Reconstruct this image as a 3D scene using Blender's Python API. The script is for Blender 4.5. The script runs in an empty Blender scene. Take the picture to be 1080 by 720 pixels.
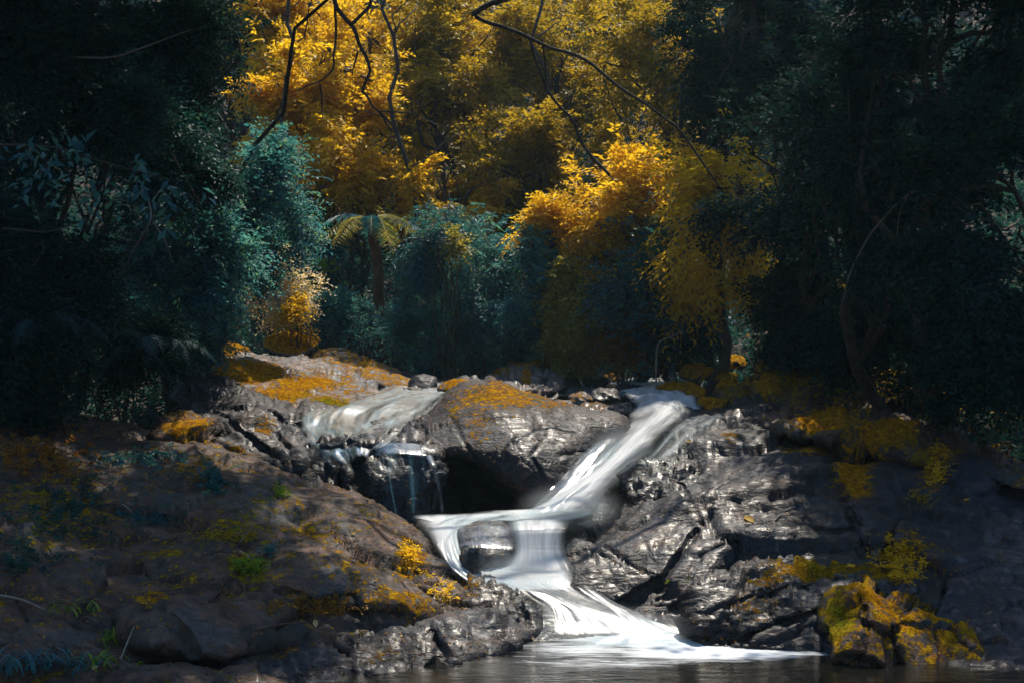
import bpy, math, random
import numpy as np
from mathutils import Vector

# ---------------------------------------------------------------- camera, light, exposure
scene = bpy.context.scene
F = 1484.0            # focal length in photo pixels (1080 wide)
CAMZ = 3.0
cam_data = bpy.data.cameras.new('camera')
cam = bpy.data.objects.new('camera', cam_data)
scene.collection.objects.link(cam)
cam.location = (0, 0, CAMZ)
cam.rotation_euler = (math.radians(90), 0, 0)
cam_data.sensor_width = 36.0
cam_data.lens = 36.0 * F / 1080.0
cam_data.clip_start = 0.1
cam_data.clip_end = 2000
scene.camera = cam

SUN_EL, SUN_AZ = 57.0, 15.0      # azimuth measured from +Y (ahead of the camera) towards +X
se, sa = math.radians(SUN_EL), math.radians(SUN_AZ)
SUN_DIR = Vector((math.sin(sa) * math.cos(se), math.cos(sa) * math.cos(se), math.sin(se)))

world = bpy.data.worlds.new('World')
scene.world = world
world.use_nodes = True
wn = world.node_tree
for n in list(wn.nodes):
    wn.nodes.remove(n)
sky = wn.nodes.new('ShaderNodeTexSky')
sky.sky_type = 'NISHITA'
sky.sun_disc = False
sky.sun_elevation = se
sky.sun_rotation = sa
sky.air_density = 1.3
sky.dust_density = 0.4
sky.ozone_density = 2.5
bg = wn.nodes.new('ShaderNodeBackground')
bg.inputs['Strength'].default_value = 0.125
wo = wn.nodes.new('ShaderNodeOutputWorld')
wn.links.new(sky.outputs[0], bg.inputs[0])
wn.links.new(bg.outputs[0], wo.inputs[0])

sun_data = bpy.data.lights.new('sun', 'SUN')
sun_data.energy = 4.4
sun_data.angle = math.radians(0.6)
sun_data.color = (1.0, 0.9, 0.76)
sun = bpy.data.objects.new('sun', sun_data)
scene.collection.objects.link(sun)
sun.rotation_euler = SUN_DIR.to_track_quat('Z', 'Y').to_euler()
sun.location = SUN_DIR * 60

vs = scene.view_settings
scene.display_settings.display_device = 'sRGB'
vs.view_transform = 'Standard'
vs.look = 'None'
vs.gamma = 1.0
vs.use_curve_mapping = False
vs.exposure = 0.95

cy = scene.cycles
cy.use_denoising = True
try:
    cy.denoiser = 'OPENIMAGEDENOISE'
except Exception:
    pass
cy.max_bounces = 8
cy.diffuse_bounces = 4
cy.glossy_bounces = 3
cy.transmission_bounces = 5
cy.transparent_max_bounces = 12
cy.sample_clamp_indirect = 4.0
cy.caustics_reflective = False
cy.caustics_refractive = False

HAZE = 0.0004

# ---------------------------------------------------------------- noise (numpy)
def _h(ix, iy, iz, seed):
    n = (ix.astype(np.int64) * 374761393 + iy.astype(np.int64) * 668265263 + iz.astype(np.int64) * 2147483647 + seed * 974634777) & 0xffffffff
    n = ((n ^ (n >> 13)) * 1274126177) & 0xffffffff
    n = ((n ^ (n >> 16)) * 2246822519) & 0xffffffff
    n = n ^ (n >> 15)
    return (n & 0xffffff) / float(0xffffff)

def vnoise(p, seed=0):
    i = np.floor(p).astype(np.int64)
    f = p - i
    u = f * f * f * (f * (f * 6 - 15) + 10)
    r = 0
    for dx in (0, 1):
        wx = u[:, 0] if dx else 1 - u[:, 0]
        for dy in (0, 1):
            wy = u[:, 1] if dy else 1 - u[:, 1]
            for dz in (0, 1):
                wz = u[:, 2] if dz else 1 - u[:, 2]
                r = r + wx * wy * wz * _h(i[:, 0] + dx, i[:, 1] + dy, i[:, 2] + dz, seed)
    return r * 2 - 1

def fbm(p, octv=4, seed=0, gain=0.5, ridged=False):
    a, s, t = 1.0, 0, 0
    q = p.copy()
    for k in range(octv):
        v = vnoise(q, seed + k * 17)
        if ridged:
            v = 1 - 2 * np.abs(v)
        s = s + a * v
        t += a
        a *= gain
        q = q * 2.03 + 11.7
    return s / t

def facets(p, seed=0):
    """broken-rock facets: every Voronoi cell is a tilted plane; returns value in about -1..1 and edge distance"""
    i = np.floor(p).astype(np.int64)
    best = np.full(len(p), 1e9); sec = np.full(len(p), 1e9)
    val = np.zeros(len(p))
    for dx in (-1, 0, 1):
        for dy in (-1, 0, 1):
            for dz in (-1, 0, 1):
                cx, cy_, cz = i[:, 0] + dx, i[:, 1] + dy, i[:, 2] + dz
                ox, oy, oz = _h(cx, cy_, cz, seed + 1), _h(cx, cy_, cz, seed + 2), _h(cx, cy_, cz, seed + 3)
                rx, ry, rz = p[:, 0] - cx - ox, p[:, 1] - cy_ - oy, p[:, 2] - cz - oz
                d = rx * rx + ry * ry + rz * rz
                tx, ty, tz = _h(cx, cy_, cz, seed + 4) - .5, _h(cx, cy_, cz, seed + 5) - .5, _h(cx, cy_, cz, seed + 6) - .5
                v = 1.6 * (tx * rx + ty * ry + tz * rz) + (_h(cx, cy_, cz, seed + 7) - .5)
                nearer = d < best
                sec = np.where(nearer, best, np.minimum(sec, d))
                val = np.where(nearer, v, val)
                best = np.where(nearer, d, best)
    return val, np.sqrt(sec) - np.sqrt(best)

# ---------------------------------------------------------------- scene helpers
def P(px, py, d):
    """world point seen at photo pixel (px, py) at distance d ahead"""
    return np.array([(px - 540.0) / F * d, d, CAMZ - (py - 360.0) / F * d])

def link(o):
    scene.collection.objects.link(o)
    return o

def tag(o, label=None, cat=None, group=None, kind=None):
    if label: o['label'] = label
    if cat: o['category'] = cat
    if group: o['group'] = group
    if kind: o['kind'] = kind
    return o

def empty(name, loc):
    o = bpy.data.objects.new(name, None)
    o.location = loc
    o.empty_display_size = 0.2
    return link(o)

def mesh_obj(name, verts, faces, mat, parent=None, origin=None, smooth=True, attrs=None, quads=True, uvs=None):
    """verts (n,3) in world space; origin: where the object's own origin goes"""
    verts = np.asarray(verts, dtype=np.float64)
    if parent is not None and origin is None:
        origin = np.array(parent.location)
        loc = (0, 0, 0)
    else:
        origin = np.zeros(3) if origin is None else np.asarray(origin, dtype=float)
        loc = tuple(origin) if parent is None else tuple(origin - np.array(parent.location))
    me = bpy.data.meshes.new(name)
    v = (verts - origin).astype(np.float32)
    if isinstance(faces, np.ndarray):
        nf, k = faces.shape
        me.vertices.add(len(v)); me.vertices.foreach_set('co', v.ravel())
        me.loops.add(nf * k); me.loops.foreach_set('vertex_index', faces.astype(np.int32).ravel())
        me.polygons.add(nf)
        me.polygons.foreach_set('loop_start', np.arange(0, nf * k, k, dtype=np.int32))
        me.polygons.foreach_set('loop_total', np.full(nf, k, dtype=np.int32))
        me.update(calc_edges=True)
    else:
        me.from_pydata([tuple(a) for a in v], [], faces)
    me.validate()
    if smooth:
        me.polygons.foreach_set('use_smooth', np.ones(len(me.polygons), dtype=bool))
    for an, av in (attrs or {}).items():
        at = me.attributes.new(an, 'FLOAT', 'POINT')
        at.data.foreach_set('value', np.asarray(av, dtype=np.float32))
    if uvs is not None:
        ul = me.uv_layers.new(name='flow')
        idx = np.zeros(len(me.loops), dtype=np.int32)
        me.loops.foreach_get('vertex_index', idx)
        ul.data.foreach_set('uv', np.asarray(uvs, dtype=np.float32)[idx].ravel())
    me.materials.append(mat)
    o = bpy.data.objects.new(name, me)
    link(o)
    if parent is not None:
        o.parent = parent
    o.location = loc
    return o

# ---------------------------------------------------------------- materials
class NT:
    def __init__(s, name):
        s.m = bpy.data.materials.new(name); s.m.use_nodes = True
        s.t = s.m.node_tree
        for n in list(s.t.nodes): s.t.nodes.remove(n)
        s.out = s.n('OutputMaterial')
    def n(s, typ, **kw):
        nd = s.t.nodes.new('ShaderNode' + typ)
        for k, v in kw.items(): setattr(nd, k, v)
        return nd
    def l(s, a, b): s.t.links.new(a, b)
    def attr(s, name):
        a = s.n('Attribute'); a.attribute_name = name
        return a.outputs['Fac']
    def noise(s, vec, scale, detail=4, rough=0.55, dist=0.0):
        a = s.n('TexNoise'); a.inputs['Scale'].default_value = scale
        a.inputs['Detail'].default_value = detail; a.inputs['Roughness'].default_value = rough
        a.inputs['Distortion'].default_value = dist
        if vec is not None: s.l(vec, a.inputs['Vector'])
        return a.outputs['Fac']
    def ramp(s, fac, stops):
        r = s.n('ValToRGB'); e = r.color_ramp.elements
        while len(e) < len(stops): e.new(0.5)
        for k, (p, c) in enumerate(stops):
            e[k].position = p
            e[k].color = (c, c, c, 1) if isinstance(c, (int, float)) else (*c, 1)
        s.l(fac, r.inputs[0])
        return r.outputs[0]
    def mix(s, fac, a, b, mode='MIX'):
        m = s.n('Mix', data_type='RGBA', blend_type=mode)
        for sock, v in ((m.inputs[0], fac), (m.inputs[6], a), (m.inputs[7], b)):
            if isinstance(v, bpy.types.NodeSocket): s.l(v, sock)
            elif isinstance(v, (int, float)): sock.default_value = v if sock == m.inputs[0] else (v, v, v, 1)
            else: sock.default_value = (*v, 1)
        return m.outputs[2]
    def math(s, op, a, b=0.0, c=0.0, clamp=False):
        m = s.n('Math', operation=op); m.use_clamp = clamp
        for k, v in enumerate((a, b, c)):
            if isinstance(v, bpy.types.NodeSocket): s.l(v, m.inputs[k])
            else: m.inputs[k].default_value = v
        return m.outputs[0]
    def bump(s, h, strength, dist, normal=None):
        b = s.n('Bump'); b.inputs['Strength'].default_value = strength; b.inputs['Distance'].default_value = dist
        s.l(h, b.inputs['Height'])
        if normal is not None: s.l(normal, b.inputs['Normal'])
        return b.outputs[0]
    def princ(s, **kw):
        b = s.n('BsdfPrincipled')
        for k, v in kw.items():
            sock = b.inputs[k.replace('_', ' ')]
            if isinstance(v, bpy.types.NodeSocket): s.l(v, sock)
            elif isinstance(v, tuple) and len(v) == 3: sock.default_value = (*v, 1)
            else: sock.default_value = v
        return b
    def done(s, shader):
        s.l(shader, s.out.inputs[0]); return s.m

def rock_material(name, dark, mid, light, streak=(6, 6, 6), rot=(0, 0, 0), wetness=0.25):
    t = NT(name)
    pos = t.n('NewGeometry').outputs['Position']
    mp = t.n('Mapping'); mp.inputs['Scale'].default_value = streak; mp.inputs['Rotation'].default_value = rot
    t.l(pos, mp.inputs['Vector'])
    sv = mp.outputs[0]
    n1 = t.noise(pos, 1.3, 6, 0.62, 0.5)
    n2 = t.noise(sv, 1.0, 8, 0.68, 0.25)
    n3 = t.noise(pos, 38, 5, 0.7)
    nb = t.noise(pos, 5.5, 6, 0.65, 0.3)
    base = t.ramp(n2, [(0.36, dark), (0.5, mid), (0.66, light)])
    base = t.mix(t.ramp(n1, [(0.35, 0.0), (0.65, 0.7)]), base, dark)
    base = t.mix(t.ramp(nb, [(0.5, 0.0), (0.64, 0.6)]), base, (light[0] * 1.1, light[1] * 0.7, light[2] * 0.55))
    nt = t.noise(pos, 0.9, 4, 0.6, 0.8)
    base = t.mix(t.ramp(nt, [(0.5, 0.0), (0.66, 0.55)]), base, (mid[0] * 0.5, mid[1] * 1.5, mid[2] * 2.2))
    st_ = t.noise(pos, 2.1, 6, 0.7, 1.4)
    base = t.mix(t.ramp(st_, [(0.53, 0.0), (0.60, 0.8)]), base, (dark[0] * 0.8, dark[1] * 0.8, dark[2] * 0.8))
    ns = t.noise(sv, 0.7, 7, 0.72, 1.0)
    base = t.mix(t.ramp(ns, [(0.55, 0.0), (0.66, 0.55)]), base, (0.12, 0.05, 0.016))
    base = t.mix(t.ramp(n3, [(0.42, 0.0), (0.7, 0.35)]), base, light)
    # pale lichen specks
    li = t.n('TexVoronoi'); li.inputs['Scale'].default_value = 9; t.l(pos, li.inputs['Vector'])
    lim = t.math('MULTIPLY', t.ramp(li.outputs['Distance'], [(0.12, 1.0), (0.24, 0.0)]), t.ramp(n1, [(0.5, 0.0), (0.62, 0.5)]))
    base = t.mix(lim, base, (light[0] * 1.5, light[1] * 1.5, light[2] * 1.35))
    # moss
    moss = t.attr('moss'); hue = t.attr('hue'); wet = t.attr('wet')
    mn = t.noise(pos, 14, 6, 0.7)
    mn2 = t.noise(pos, 3.2, 4, 0.6)
    mf = t.noise(pos, 45, 4, 0.75)
    ms_ = t.noise(sv, 1.6, 6, 0.7, 0.6)
    mm = t.math('ADD', t.math('MULTIPLY', moss, 0.85), t.math('ADD', t.math('MULTIPLY', t.math('SUBTRACT', mn, 0.5), 1.6), t.math('MULTIPLY', t.math('SUBTRACT', ms_, 0.5), 1.7)))
    mm = t.math('MULTIPLY', t.ramp(mm, [(0.36, 0.0), (0.56, 1.0)]), t.ramp(moss, [(0.02, 0.0), (0.12, 1.0)]))
    orange = t.ramp(mn, [(0.3, (0.16, 0.05, 0.004)), (0.5, (0.46, 0.20, 0.008)), (0.68, (0.72, 0.42, 0.02))])
    green = t.ramp(mn, [(0.3, (0.03, 0.04, 0.004)), (0.52, (0.15, 0.17, 0.010)), (0.72, (0.34, 0.32, 0.02))])
    hh = t.math('ADD', hue, t.math('MULTIPLY', t.math('SUBTRACT', mn2, 0.5), 1.8), clamp=True)
    mossc = t.mix(hh, orange, green)
    mossc = t.mix(t.ramp(mf, [(0.42, 0.75), (0.6, 0.0)]), mossc, t.mix(1.0, mossc, (0.22, 0.2, 0.25), 'MULTIPLY'))
    col = t.mix(mm, base, mossc)
    # roughness
    rw = t.ramp(n3, [(0.3, 0.4), (0.7, 0.6)])
    rough = t.mix(wet, 0.72, rw)
    rough = t.mix(mm, rough, 0.9)
    darken = t.mix(t.math('MULTIPLY', wet, 0.45), col, t.mix(1.0, col, col, 'MULTIPLY'))
    # bump
    vo = t.n('TexVoronoi', feature='DISTANCE_TO_EDGE'); vo.inputs['Scale'].default_value = 3.4
    wv = t.n('VectorMath', operation='ADD'); t.l(pos, wv.inputs[0])
    wn_ = t.n('TexNoise'); wn_.inputs['Scale'].default_value = 2.6; wn_.inputs['Detail'].default_value = 5; t.l(pos, wn_.inputs['Vector'])
    t.l(wn_.outputs['Color'], wv.inputs[1]); t.l(wv.outputs[0], vo.inputs['Vector'])
    crack = t.ramp(vo.outputs['Distance'], [(0.0, 0.0), (0.045, 1.0)])
    chip = t.n('TexVoronoi', distance='MANHATTAN'); chip.inputs['Scale'].default_value = 0.9; chip.inputs['Randomness'].default_value = 1.0
    wc = t.n('VectorMath', operation='ADD'); t.l(sv, wc.inputs[0]); sc_ = t.n('VectorMath', operation='SCALE'); t.l(wn_.outputs['Color'], sc_.inputs[0]); sc_.inputs['Scale'].default_value = 1.2
    t.l(sc_.outputs[0], wc.inputs[1]); t.l(wc.outputs[0], chip.inputs['Vector'])
    chip2 = t.n('TexVoronoi', distance='MANHATTAN'); chip2.inputs['Scale'].default_value = 3.2; t.l(wc.outputs[0], chip2.inputs['Vector'])
    n2b = t.math('ADD', t.math('MULTIPLY', n2, 0.55), t.math('ADD', t.math('MULTIPLY', chip.outputs['Distance'], 0.45), t.math('MULTIPLY', chip2.outputs['Distance'], 0.16)))
    h = t.math('ADD', n2b, t.math('MULTIPLY', crack, 0.3))
    h = t.math('ADD', h, t.math('MULTIPLY', n3, 0.18))
    h2 = t.math('ADD', h, t.math('MULTIPLY', t.math('MULTIPLY', mm, mf), 1.3))
    nrm = t.bump(h2, 0.68, 0.055)
    b = t.princ(Base_Color=darken, Roughness=rough, Normal=nrm)
    t.l(t.math('MULTIPLY', t.math('SUBTRACT', 1.0, mm), t.math('ADD', 0.12, t.math('MULTIPLY', wet, 0.08))), b.inputs['Specular IOR Level'])
    film = t.ramp(t.noise(sv, 2.3, 5, 0.6, 0.4), [(0.45, 0.05), (0.62, 0.5)])
    t.l(t.math('MULTIPLY', t.math('MULTIPLY', wet, film), t.math('SUBTRACT', 1.0, mm)), b.inputs['Coat Weight'])
    b.inputs['Coat Roughness'].default_value = 0.24
    b.inputs['Coat IOR'].default_value = 1.33
    t.l(t.bump(n2b, 0.42, 0.045), b.inputs['Coat Normal'])
    return t.done(b.outputs[0])

def leaf_material(name, cols, trans=0.45, rough=0.6, spec=0.25):
    t = NT(name)
    r = t.attr('rnd')
    c = t.ramp(r, [(k / (len(cols) - 1), c) for k, c in enumerate(cols)])
    pos = t.n('NewGeometry').outputs['Position']
    n = t.noise(pos, 1.1, 3)
    c = t.mix(t.ramp(n, [(0.4, 0.0), (0.7, 0.5)]), c, cols[0])
    b = t.princ(Base_Color=c, Roughness=rough)
    b.inputs['Specular IOR Level'].default_value = spec
    tr = t.n('BsdfTranslucent')
    t.l(t.mix(1.0, c, (1.35, 1.3, 0.8), 'MULTIPLY'), tr.inputs[0])
    mx = t.n('MixShader'); mx.inputs[0].default_value = trans
    t.l(b.outputs[0], mx.inputs[1]); t.l(tr.outputs[0], mx.inputs[2])
    return t.done(mx.outputs[0])

def bark_material(name, a, b_):
    t = NT(name)
    pos = t.n('NewGeometry').outputs['Position']
    mp = t.n('Mapping'); mp.inputs['Scale'].default_value = (9, 9, 2.2); t.l(pos, mp.inputs[0])
    n = t.noise(mp.outputs[0], 1.5, 6, 0.7)
    c = t.ramp(n, [(0.3, a), (0.7, b_)])
    bs = t.princ(Base_Color=c, Roughness=0.85, Normal=t.bump(n, 0.9, 0.04))
    return t.done(bs.outputs[0])

def soil_material():
    t = NT('forest_soil')
    pos = t.n('NewGeometry').outputs['Position']
    n = t.noise(pos, 2.0, 8, 0.7); m = t.noise(pos, 26, 4, 0.7)
    c = t.ramp(n, [(0.3, (0.012, 0.010, 0.008)), (0.55, (0.045, 0.028, 0.016)), (0.8, (0.05, 0.06, 0.015))])
    c = t.mix(t.ramp(m, [(0.55, 0.0), (0.7, 0.8)]), c, (0.16, 0.075, 0.025))
    return t.done(t.princ(Base_Color=c, Roughness=0.9, Normal=t.bump(m, 1.0, 0.05)).outputs[0])

def water_material(name, lo, hi, su, sv, opacity=0.9, tint=(0.72, 0.755, 0.78), edge=0.12, rough=0.6, gloss=0.2):
    """silky moving water: white aerated strands, clear between them.  u along the flow, v across it"""
    t = NT(name)
    uv = t.n('UVMap'); uv.uv_map = 'flow'
    mp = t.n('Mapping'); mp.inputs['Scale'].default_value = (su, sv, 1); t.l(uv.outputs[0], mp.inputs[0])
    n = t.noise(mp.outputs[0], 1.0, 4, 0.55, 0.25)
    mp2 = t.n('Mapping'); mp2.inputs['Scale'].default_value = (su * 0.7, sv * 4, 1); t.l(uv.outputs[0], mp2.inputs[0])
    n2 = t.noise(mp2.outputs[0], 1.0, 3, 0.5)
    s = t.math('ADD', t.math('MULTIPLY', n, 0.86), t.math('MULTIPLY', n2, 0.14))
    a = t.ramp(s, [(lo, 0.0), (hi, 1.0)])
    den = t.attr('density')
    a = t.math('MULTIPLY', t.math('ADD', t.math('MULTIPLY', a, t.math('SUBTRACT', 1.0, den)), den, clamp=True), opacity)
    a = t.math('MULTIPLY', a, t.attr('edge'))
    foam = t.princ(Base_Color=tint, Roughness=rough, Normal=t.bump(s, 0.06, 0.03))
    foam.inputs['Specular IOR Level'].default_value = 0.2
    tl = t.n('BsdfTranslucent'); tl.inputs[0].default_value = (*tint, 1)
    ms = t.n('MixShader'); ms.inputs[0].default_value = 0.45
    t.l(foam.outputs[0], ms.inputs[1]); t.l(tl.outputs[0], ms.inputs[2])
    clear = t.n('BsdfTransparent'); clear.inputs[0].default_value = (0.93, 0.97, 0.98, 1)
    gl = t.n('BsdfGlossy'); gl.inputs['Roughness'].default_value = 0.22
    t.l(t.bump(s, 0.5, 0.03), gl.inputs['Normal'])
    fr = t.n('Fresnel'); fr.inputs[0].default_value = 1.33
    wg = t.n('MixShader'); t.l(t.math('MULTIPLY', fr.outputs[0], gloss), wg.inputs[0]); t.l(clear.outputs[0], wg.inputs[1]); t.l(gl.outputs[0], wg.inputs[2])
    # glossy film fades out with the edge attribute too
    wg2 = t.n('MixShader'); t.l(t.attr('edge'), wg2.inputs[0]); t.l(clear.outputs[0], wg2.inputs[1]); t.l(wg.outputs[0], wg2.inputs[2])
    fin = t.n('MixShader'); t.l(a, fin.inputs[0]); t.l(wg2.outputs[0], fin.inputs[1]); t.l(ms.outputs[0], fin.inputs[2])
    return t.done(fin.outputs[0])

def pool_material():
    t = NT('pool_water')
    pos = t.n('NewGeometry').outputs['Position']
    mp = t.n('Mapping'); mp.inputs['Scale'].default_value = (1.6, 6.0, 1); t.l(pos, mp.inputs[0])
    rip = t.noise(mp.outputs[0], 1.6, 5, 0.6, 0.6)
    mp2 = t.n('Mapping'); mp2.inputs['Scale'].default_value = (1.3, 9.0, 1); mp2.inputs['Rotation'].default_value = (0, 0, -0.08); t.l(pos, mp2.inputs[0])
    st = t.noise(mp2.outputs[0], 1.5, 7, 0.68, 1.2)
    den = t.attr('foam')
    f = t.math('ADD', st, t.math('SUBTRACT', t.math('MULTIPLY', den, 1.15), 0.74))
    f = t.ramp(f, [(0.36, 0.0), (0.70, 0.92)])
    f = t.math('MULTIPLY', f, t.ramp(den, [(0.0, 0.0), (0.25, 1.0)]))
    b = t.princ(Base_Color=(0.006, 0.006, 0.005), Roughness=0.05, IOR=1.33, Normal=t.bump(rip, 0.2, 0.04))
    fo = t.princ(Base_Color=(0.55, 0.60, 0.64), Roughness=0.6)
    mx = t.n('MixShader'); t.l(f, mx.inputs[0]); t.l(b.outputs[0], mx.inputs[1]); t.l(fo.outputs[0], mx.inputs[2])
    return t.done(mx.outputs[0])

M = {}
M['slate'] = rock_material('wet_slate_rock', (0.005, 0.006, 0.009), (0.017, 0.019, 0.025), (0.066, 0.054, 0.052), (2.2, 5, 9), (0.3, 0.55, 0))
M['brown'] = rock_material('brown_rock', (0.010, 0.008, 0.007), (0.046, 0.033, 0.028), (0.15, 0.10, 0.075), (4, 4, 5))
M['pale'] = rock_material('pale_rock', (0.035, 0.03, 0.03), (0.12, 0.105, 0.1), (0.30, 0.26, 0.24), (4, 4, 7))
M['soil'] = soil_material()
M['bark'] = bark_material('dark_bark', (0.012, 0.009, 0.007), (0.06, 0.042, 0.03))
M['twigwood'] = bark_material('weathered_twig_wood', (0.05, 0.042, 0.036), (0.17, 0.14, 0.12))
M['bark_red'] = bark_material('reddish_bark', (0.03, 0.014, 0.009), (0.13, 0.065, 0.04))
M['bark_pale'] = bark_material('pale_bark', (0.10, 0.085, 0.07), (0.3, 0.26, 0.22))
M['gold'] = leaf_material('golden_leaves', [(0.32, 0.17, 0.006), (0.54, 0.33, 0.012), (0.72, 0.49, 0.03), (0.62, 0.34, 0.012)], 0.55)
M['olive'] = leaf_material('olive_gold_leaves', [(0.06, 0.05, 0.006), (0.32, 0.20, 0.012), (0.46, 0.32, 0.02), (0.12, 0.12, 0.02)], 0.5)
M['rust'] = leaf_material('rusty_leaves', [(0.09, 0.035, 0.01), (0.26, 0.10, 0.015), (0.38, 0.2, 0.02), (0.06, 0.07, 0.03)], 0.45)
M['rust_shaded'] = leaf_material('rusty_leaves_shaded', [(0.006, 0.02, 0.02), (0.03, 0.035, 0.02), (0.10, 0.045, 0.015), (0.012, 0.05, 0.045)], 0.35)  # darkened rusty leaves: dim light of the right edge put into the colour
M['deep_shaded'] = leaf_material('dark_blue_green_leaves_shaded', [(0.003, 0.012, 0.014), (0.006, 0.028, 0.03), (0.012, 0.045, 0.045), (0.03, 0.04, 0.012)], 0.22, 0.9, 0.06)  # darker copy of the dark blue-green leaves: edge shade put into the colour
M['teal_lit'] = leaf_material('blue_green_leaves_lit', [(0.015, 0.08, 0.13), (0.03, 0.16, 0.23), (0.08, 0.25, 0.30), (0.2, 0.3, 0.06)], 0.5)  # brighter copy of the blue-green leaves: missing light put into the colour
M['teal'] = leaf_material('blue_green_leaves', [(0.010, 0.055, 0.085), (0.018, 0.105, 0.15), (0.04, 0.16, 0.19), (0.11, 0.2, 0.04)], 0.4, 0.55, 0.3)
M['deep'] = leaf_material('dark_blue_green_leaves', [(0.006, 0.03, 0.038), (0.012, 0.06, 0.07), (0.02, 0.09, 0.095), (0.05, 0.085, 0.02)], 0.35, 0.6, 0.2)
M['dry'] = leaf_material('pale_dry_leaves', [(0.35, 0.2, 0.12), (0.7, 0.55, 0.38), (0.8, 0.75, 0.66), (0.66, 0.42, 0.05)], 0.45)
M['bright'] = leaf_material('bright_green_leaves', [(0.03, 0.10, 0.01), (0.10, 0.22, 0.015), (0.22, 0.30, 0.02), (0.30, 0.34, 0.02)], 0.4)
M['frond'] = leaf_material('yellow_green_fronds', [(0.10, 0.09, 0.015), (0.22, 0.20, 0.03), (0.42, 0.34, 0.08), (0.08, 0.14, 0.05)], 0.4)

# ---------------------------------------------------------------- ground
def ground_z(x, y):
    x = np.asarray(x, float); y = np.asarray(y, float)
    b = np.interp(y, [-300, 8, 13, 15, 16.5, 17.5, 19, 22, 26, 32, 36, 45, 70, 120, 600],
                     [-.6, -.6, -.6, -.5, -.1, .2, .55, 1.2, 1.65, 2.0, 2.5, 6.5, 20, 34, 60])
    w = np.interp(y, [0, 12, 20, 26, 35], [7.0, 6.4, 5.6, 4.6, 3.6])
    xc = np.interp(y, [0, 15, 22, 35], [0, .3, .3, -1.0])
    s = np.maximum(0, np.abs(x - xc) - w)
    side = 26 * (1 - np.exp(-s * 0.55 / 26))
    p = np.stack([x * .35, y * .35, np.zeros_like(x)], -1).reshape(-1, 3)
    n = fbm(p, 4, 5).reshape(x.shape)
    return b + side + n * np.interp(y, [10, 20, 40, 100], [.1, .2, .6, 3])

def nonuni(lo, hi, core_lo, core_hi, step):
    c = list(np.arange(core_lo, core_hi + 1e-6, step))
    a, s = core_hi, step
    up = []
    while a < hi:
        s *= 1.25; a += s; up.append(min(a, hi))
    a, s = core_lo, step
    dn = []
    while a > lo:
        s *= 1.25; a -= s; dn.append(max(a, lo))
    return np.array(dn[::-1] + c + up)
gx = nonuni(-500, 500, -14, 14, 0.3); gy = nonuni(-500, 600, 4, 50, 0.3)
GX, GY = np.meshgrid(gx, gy)
GZ = ground_z(GX, GY)
nx_, ny_ = len(gx), len(gy)
I = np.arange(nx_ * ny_).reshape(ny_, nx_)
fc = np.stack([I[:-1, :-1], I[:-1, 1:], I[1:, 1:], I[1:, :-1]], -1).reshape(-1, 4)
g_o = mesh_obj('ground', np.stack([GX, GY, GZ], -1).reshape(-1, 3), fc, M['soil'])
tag(g_o, kind='structure')

# ---------------------------------------------------------------- rocks: outline + distances -> closed, thick, weathered body
def tps(ctrl, q):
    """smooth surface through the control distances (interpolates 1/d, so straight planes stay straight)"""
    c = np.array(ctrl, float); xy = c[:, :2] / 100.0; w = 1.0 / c[:, 2]
    n = len(c)
    def U(r2):
        return np.where(r2 > 1e-12, r2 * np.log(r2 + 1e-12) * 0.5, 0)
    D = ((xy[:, None] - xy[None]) ** 2).sum(-1)
    K = U(D) + np.eye(n) * 0.02
    A = np.zeros((n + 3, n + 3)); A[:n, :n] = K
    A[:n, n] = 1; A[:n, n + 1:] = xy; A[n, :n] = 1; A[n + 1:, :n] = xy.T
    b = np.concatenate([w, np.zeros(3)])
    s = np.linalg.solve(A + np.eye(n + 3) * 1e-9, b)
    qq = q / 100.0
    D = ((qq[:, None] - xy[None]) ** 2).sum(-1)
    return 1.0 / (U(D) @ s[:n] + s[n] + qq @ s[n + 1:])

def poly_dist(q, poly):
    """signed distance (positive inside) and nearest point on the outline"""
    a = poly; b = np.roll(poly, -1, 0)
    best = np.full(len(q), 1e18); near = np.zeros_like(q); ins = np.zeros(len(q), bool)
    for k in range(len(a)):
        ab = b[k] - a[k]; L = ab @ ab
        t = np.clip(((q - a[k]) @ ab) / max(L, 1e-9), 0, 1)
        pt = a[k] + t[:, None] * ab
        d = ((q - pt) ** 2).sum(1)
        m = d < best
        best[m] = d[m]; near[m] = pt[m]
        cond = (a[k, 1] > q[:, 1]) != (b[k, 1] > q[:, 1])
        with np.errstate(divide='ignore', invalid='ignore'):
            xi = (b[k, 0] - a[k, 0]) * (q[:, 1] - a[k, 1]) / (b[k, 1] - a[k, 1] + 1e-12) + a[k, 0]
        ins ^= cond & (q[:, 0] < xi)
    d = np.sqrt(best)
    return np.where(ins, d, -d), near

def rough_poly(poly, amp, seed):
    poly = np.array(poly, float)
    for _ in range(1):
        nxt = np.roll(poly, -1, 0)
        poly = np.stack([poly * .8 + nxt * .2, poly * .2 + nxt * .8], 1).reshape(-1, 2)
    out = []
    for k in range(len(poly)):
        a, b = poly[k], poly[(k + 1) % len(poly)]
        n = max(1, int(np.hypot(*(b - a)) / 5))
        for j in range(n):
            out.append(a + (b - a) * j / n)
    out = np.array(out)
    q = np.concatenate([out / 22.0, np.full((len(out), 1), seed * 3.7)], 1)
    off = np.stack([fbm(q, 3, seed), fbm(q + 50, 3, seed + 9)], 1)
    return out + off * amp

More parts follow.
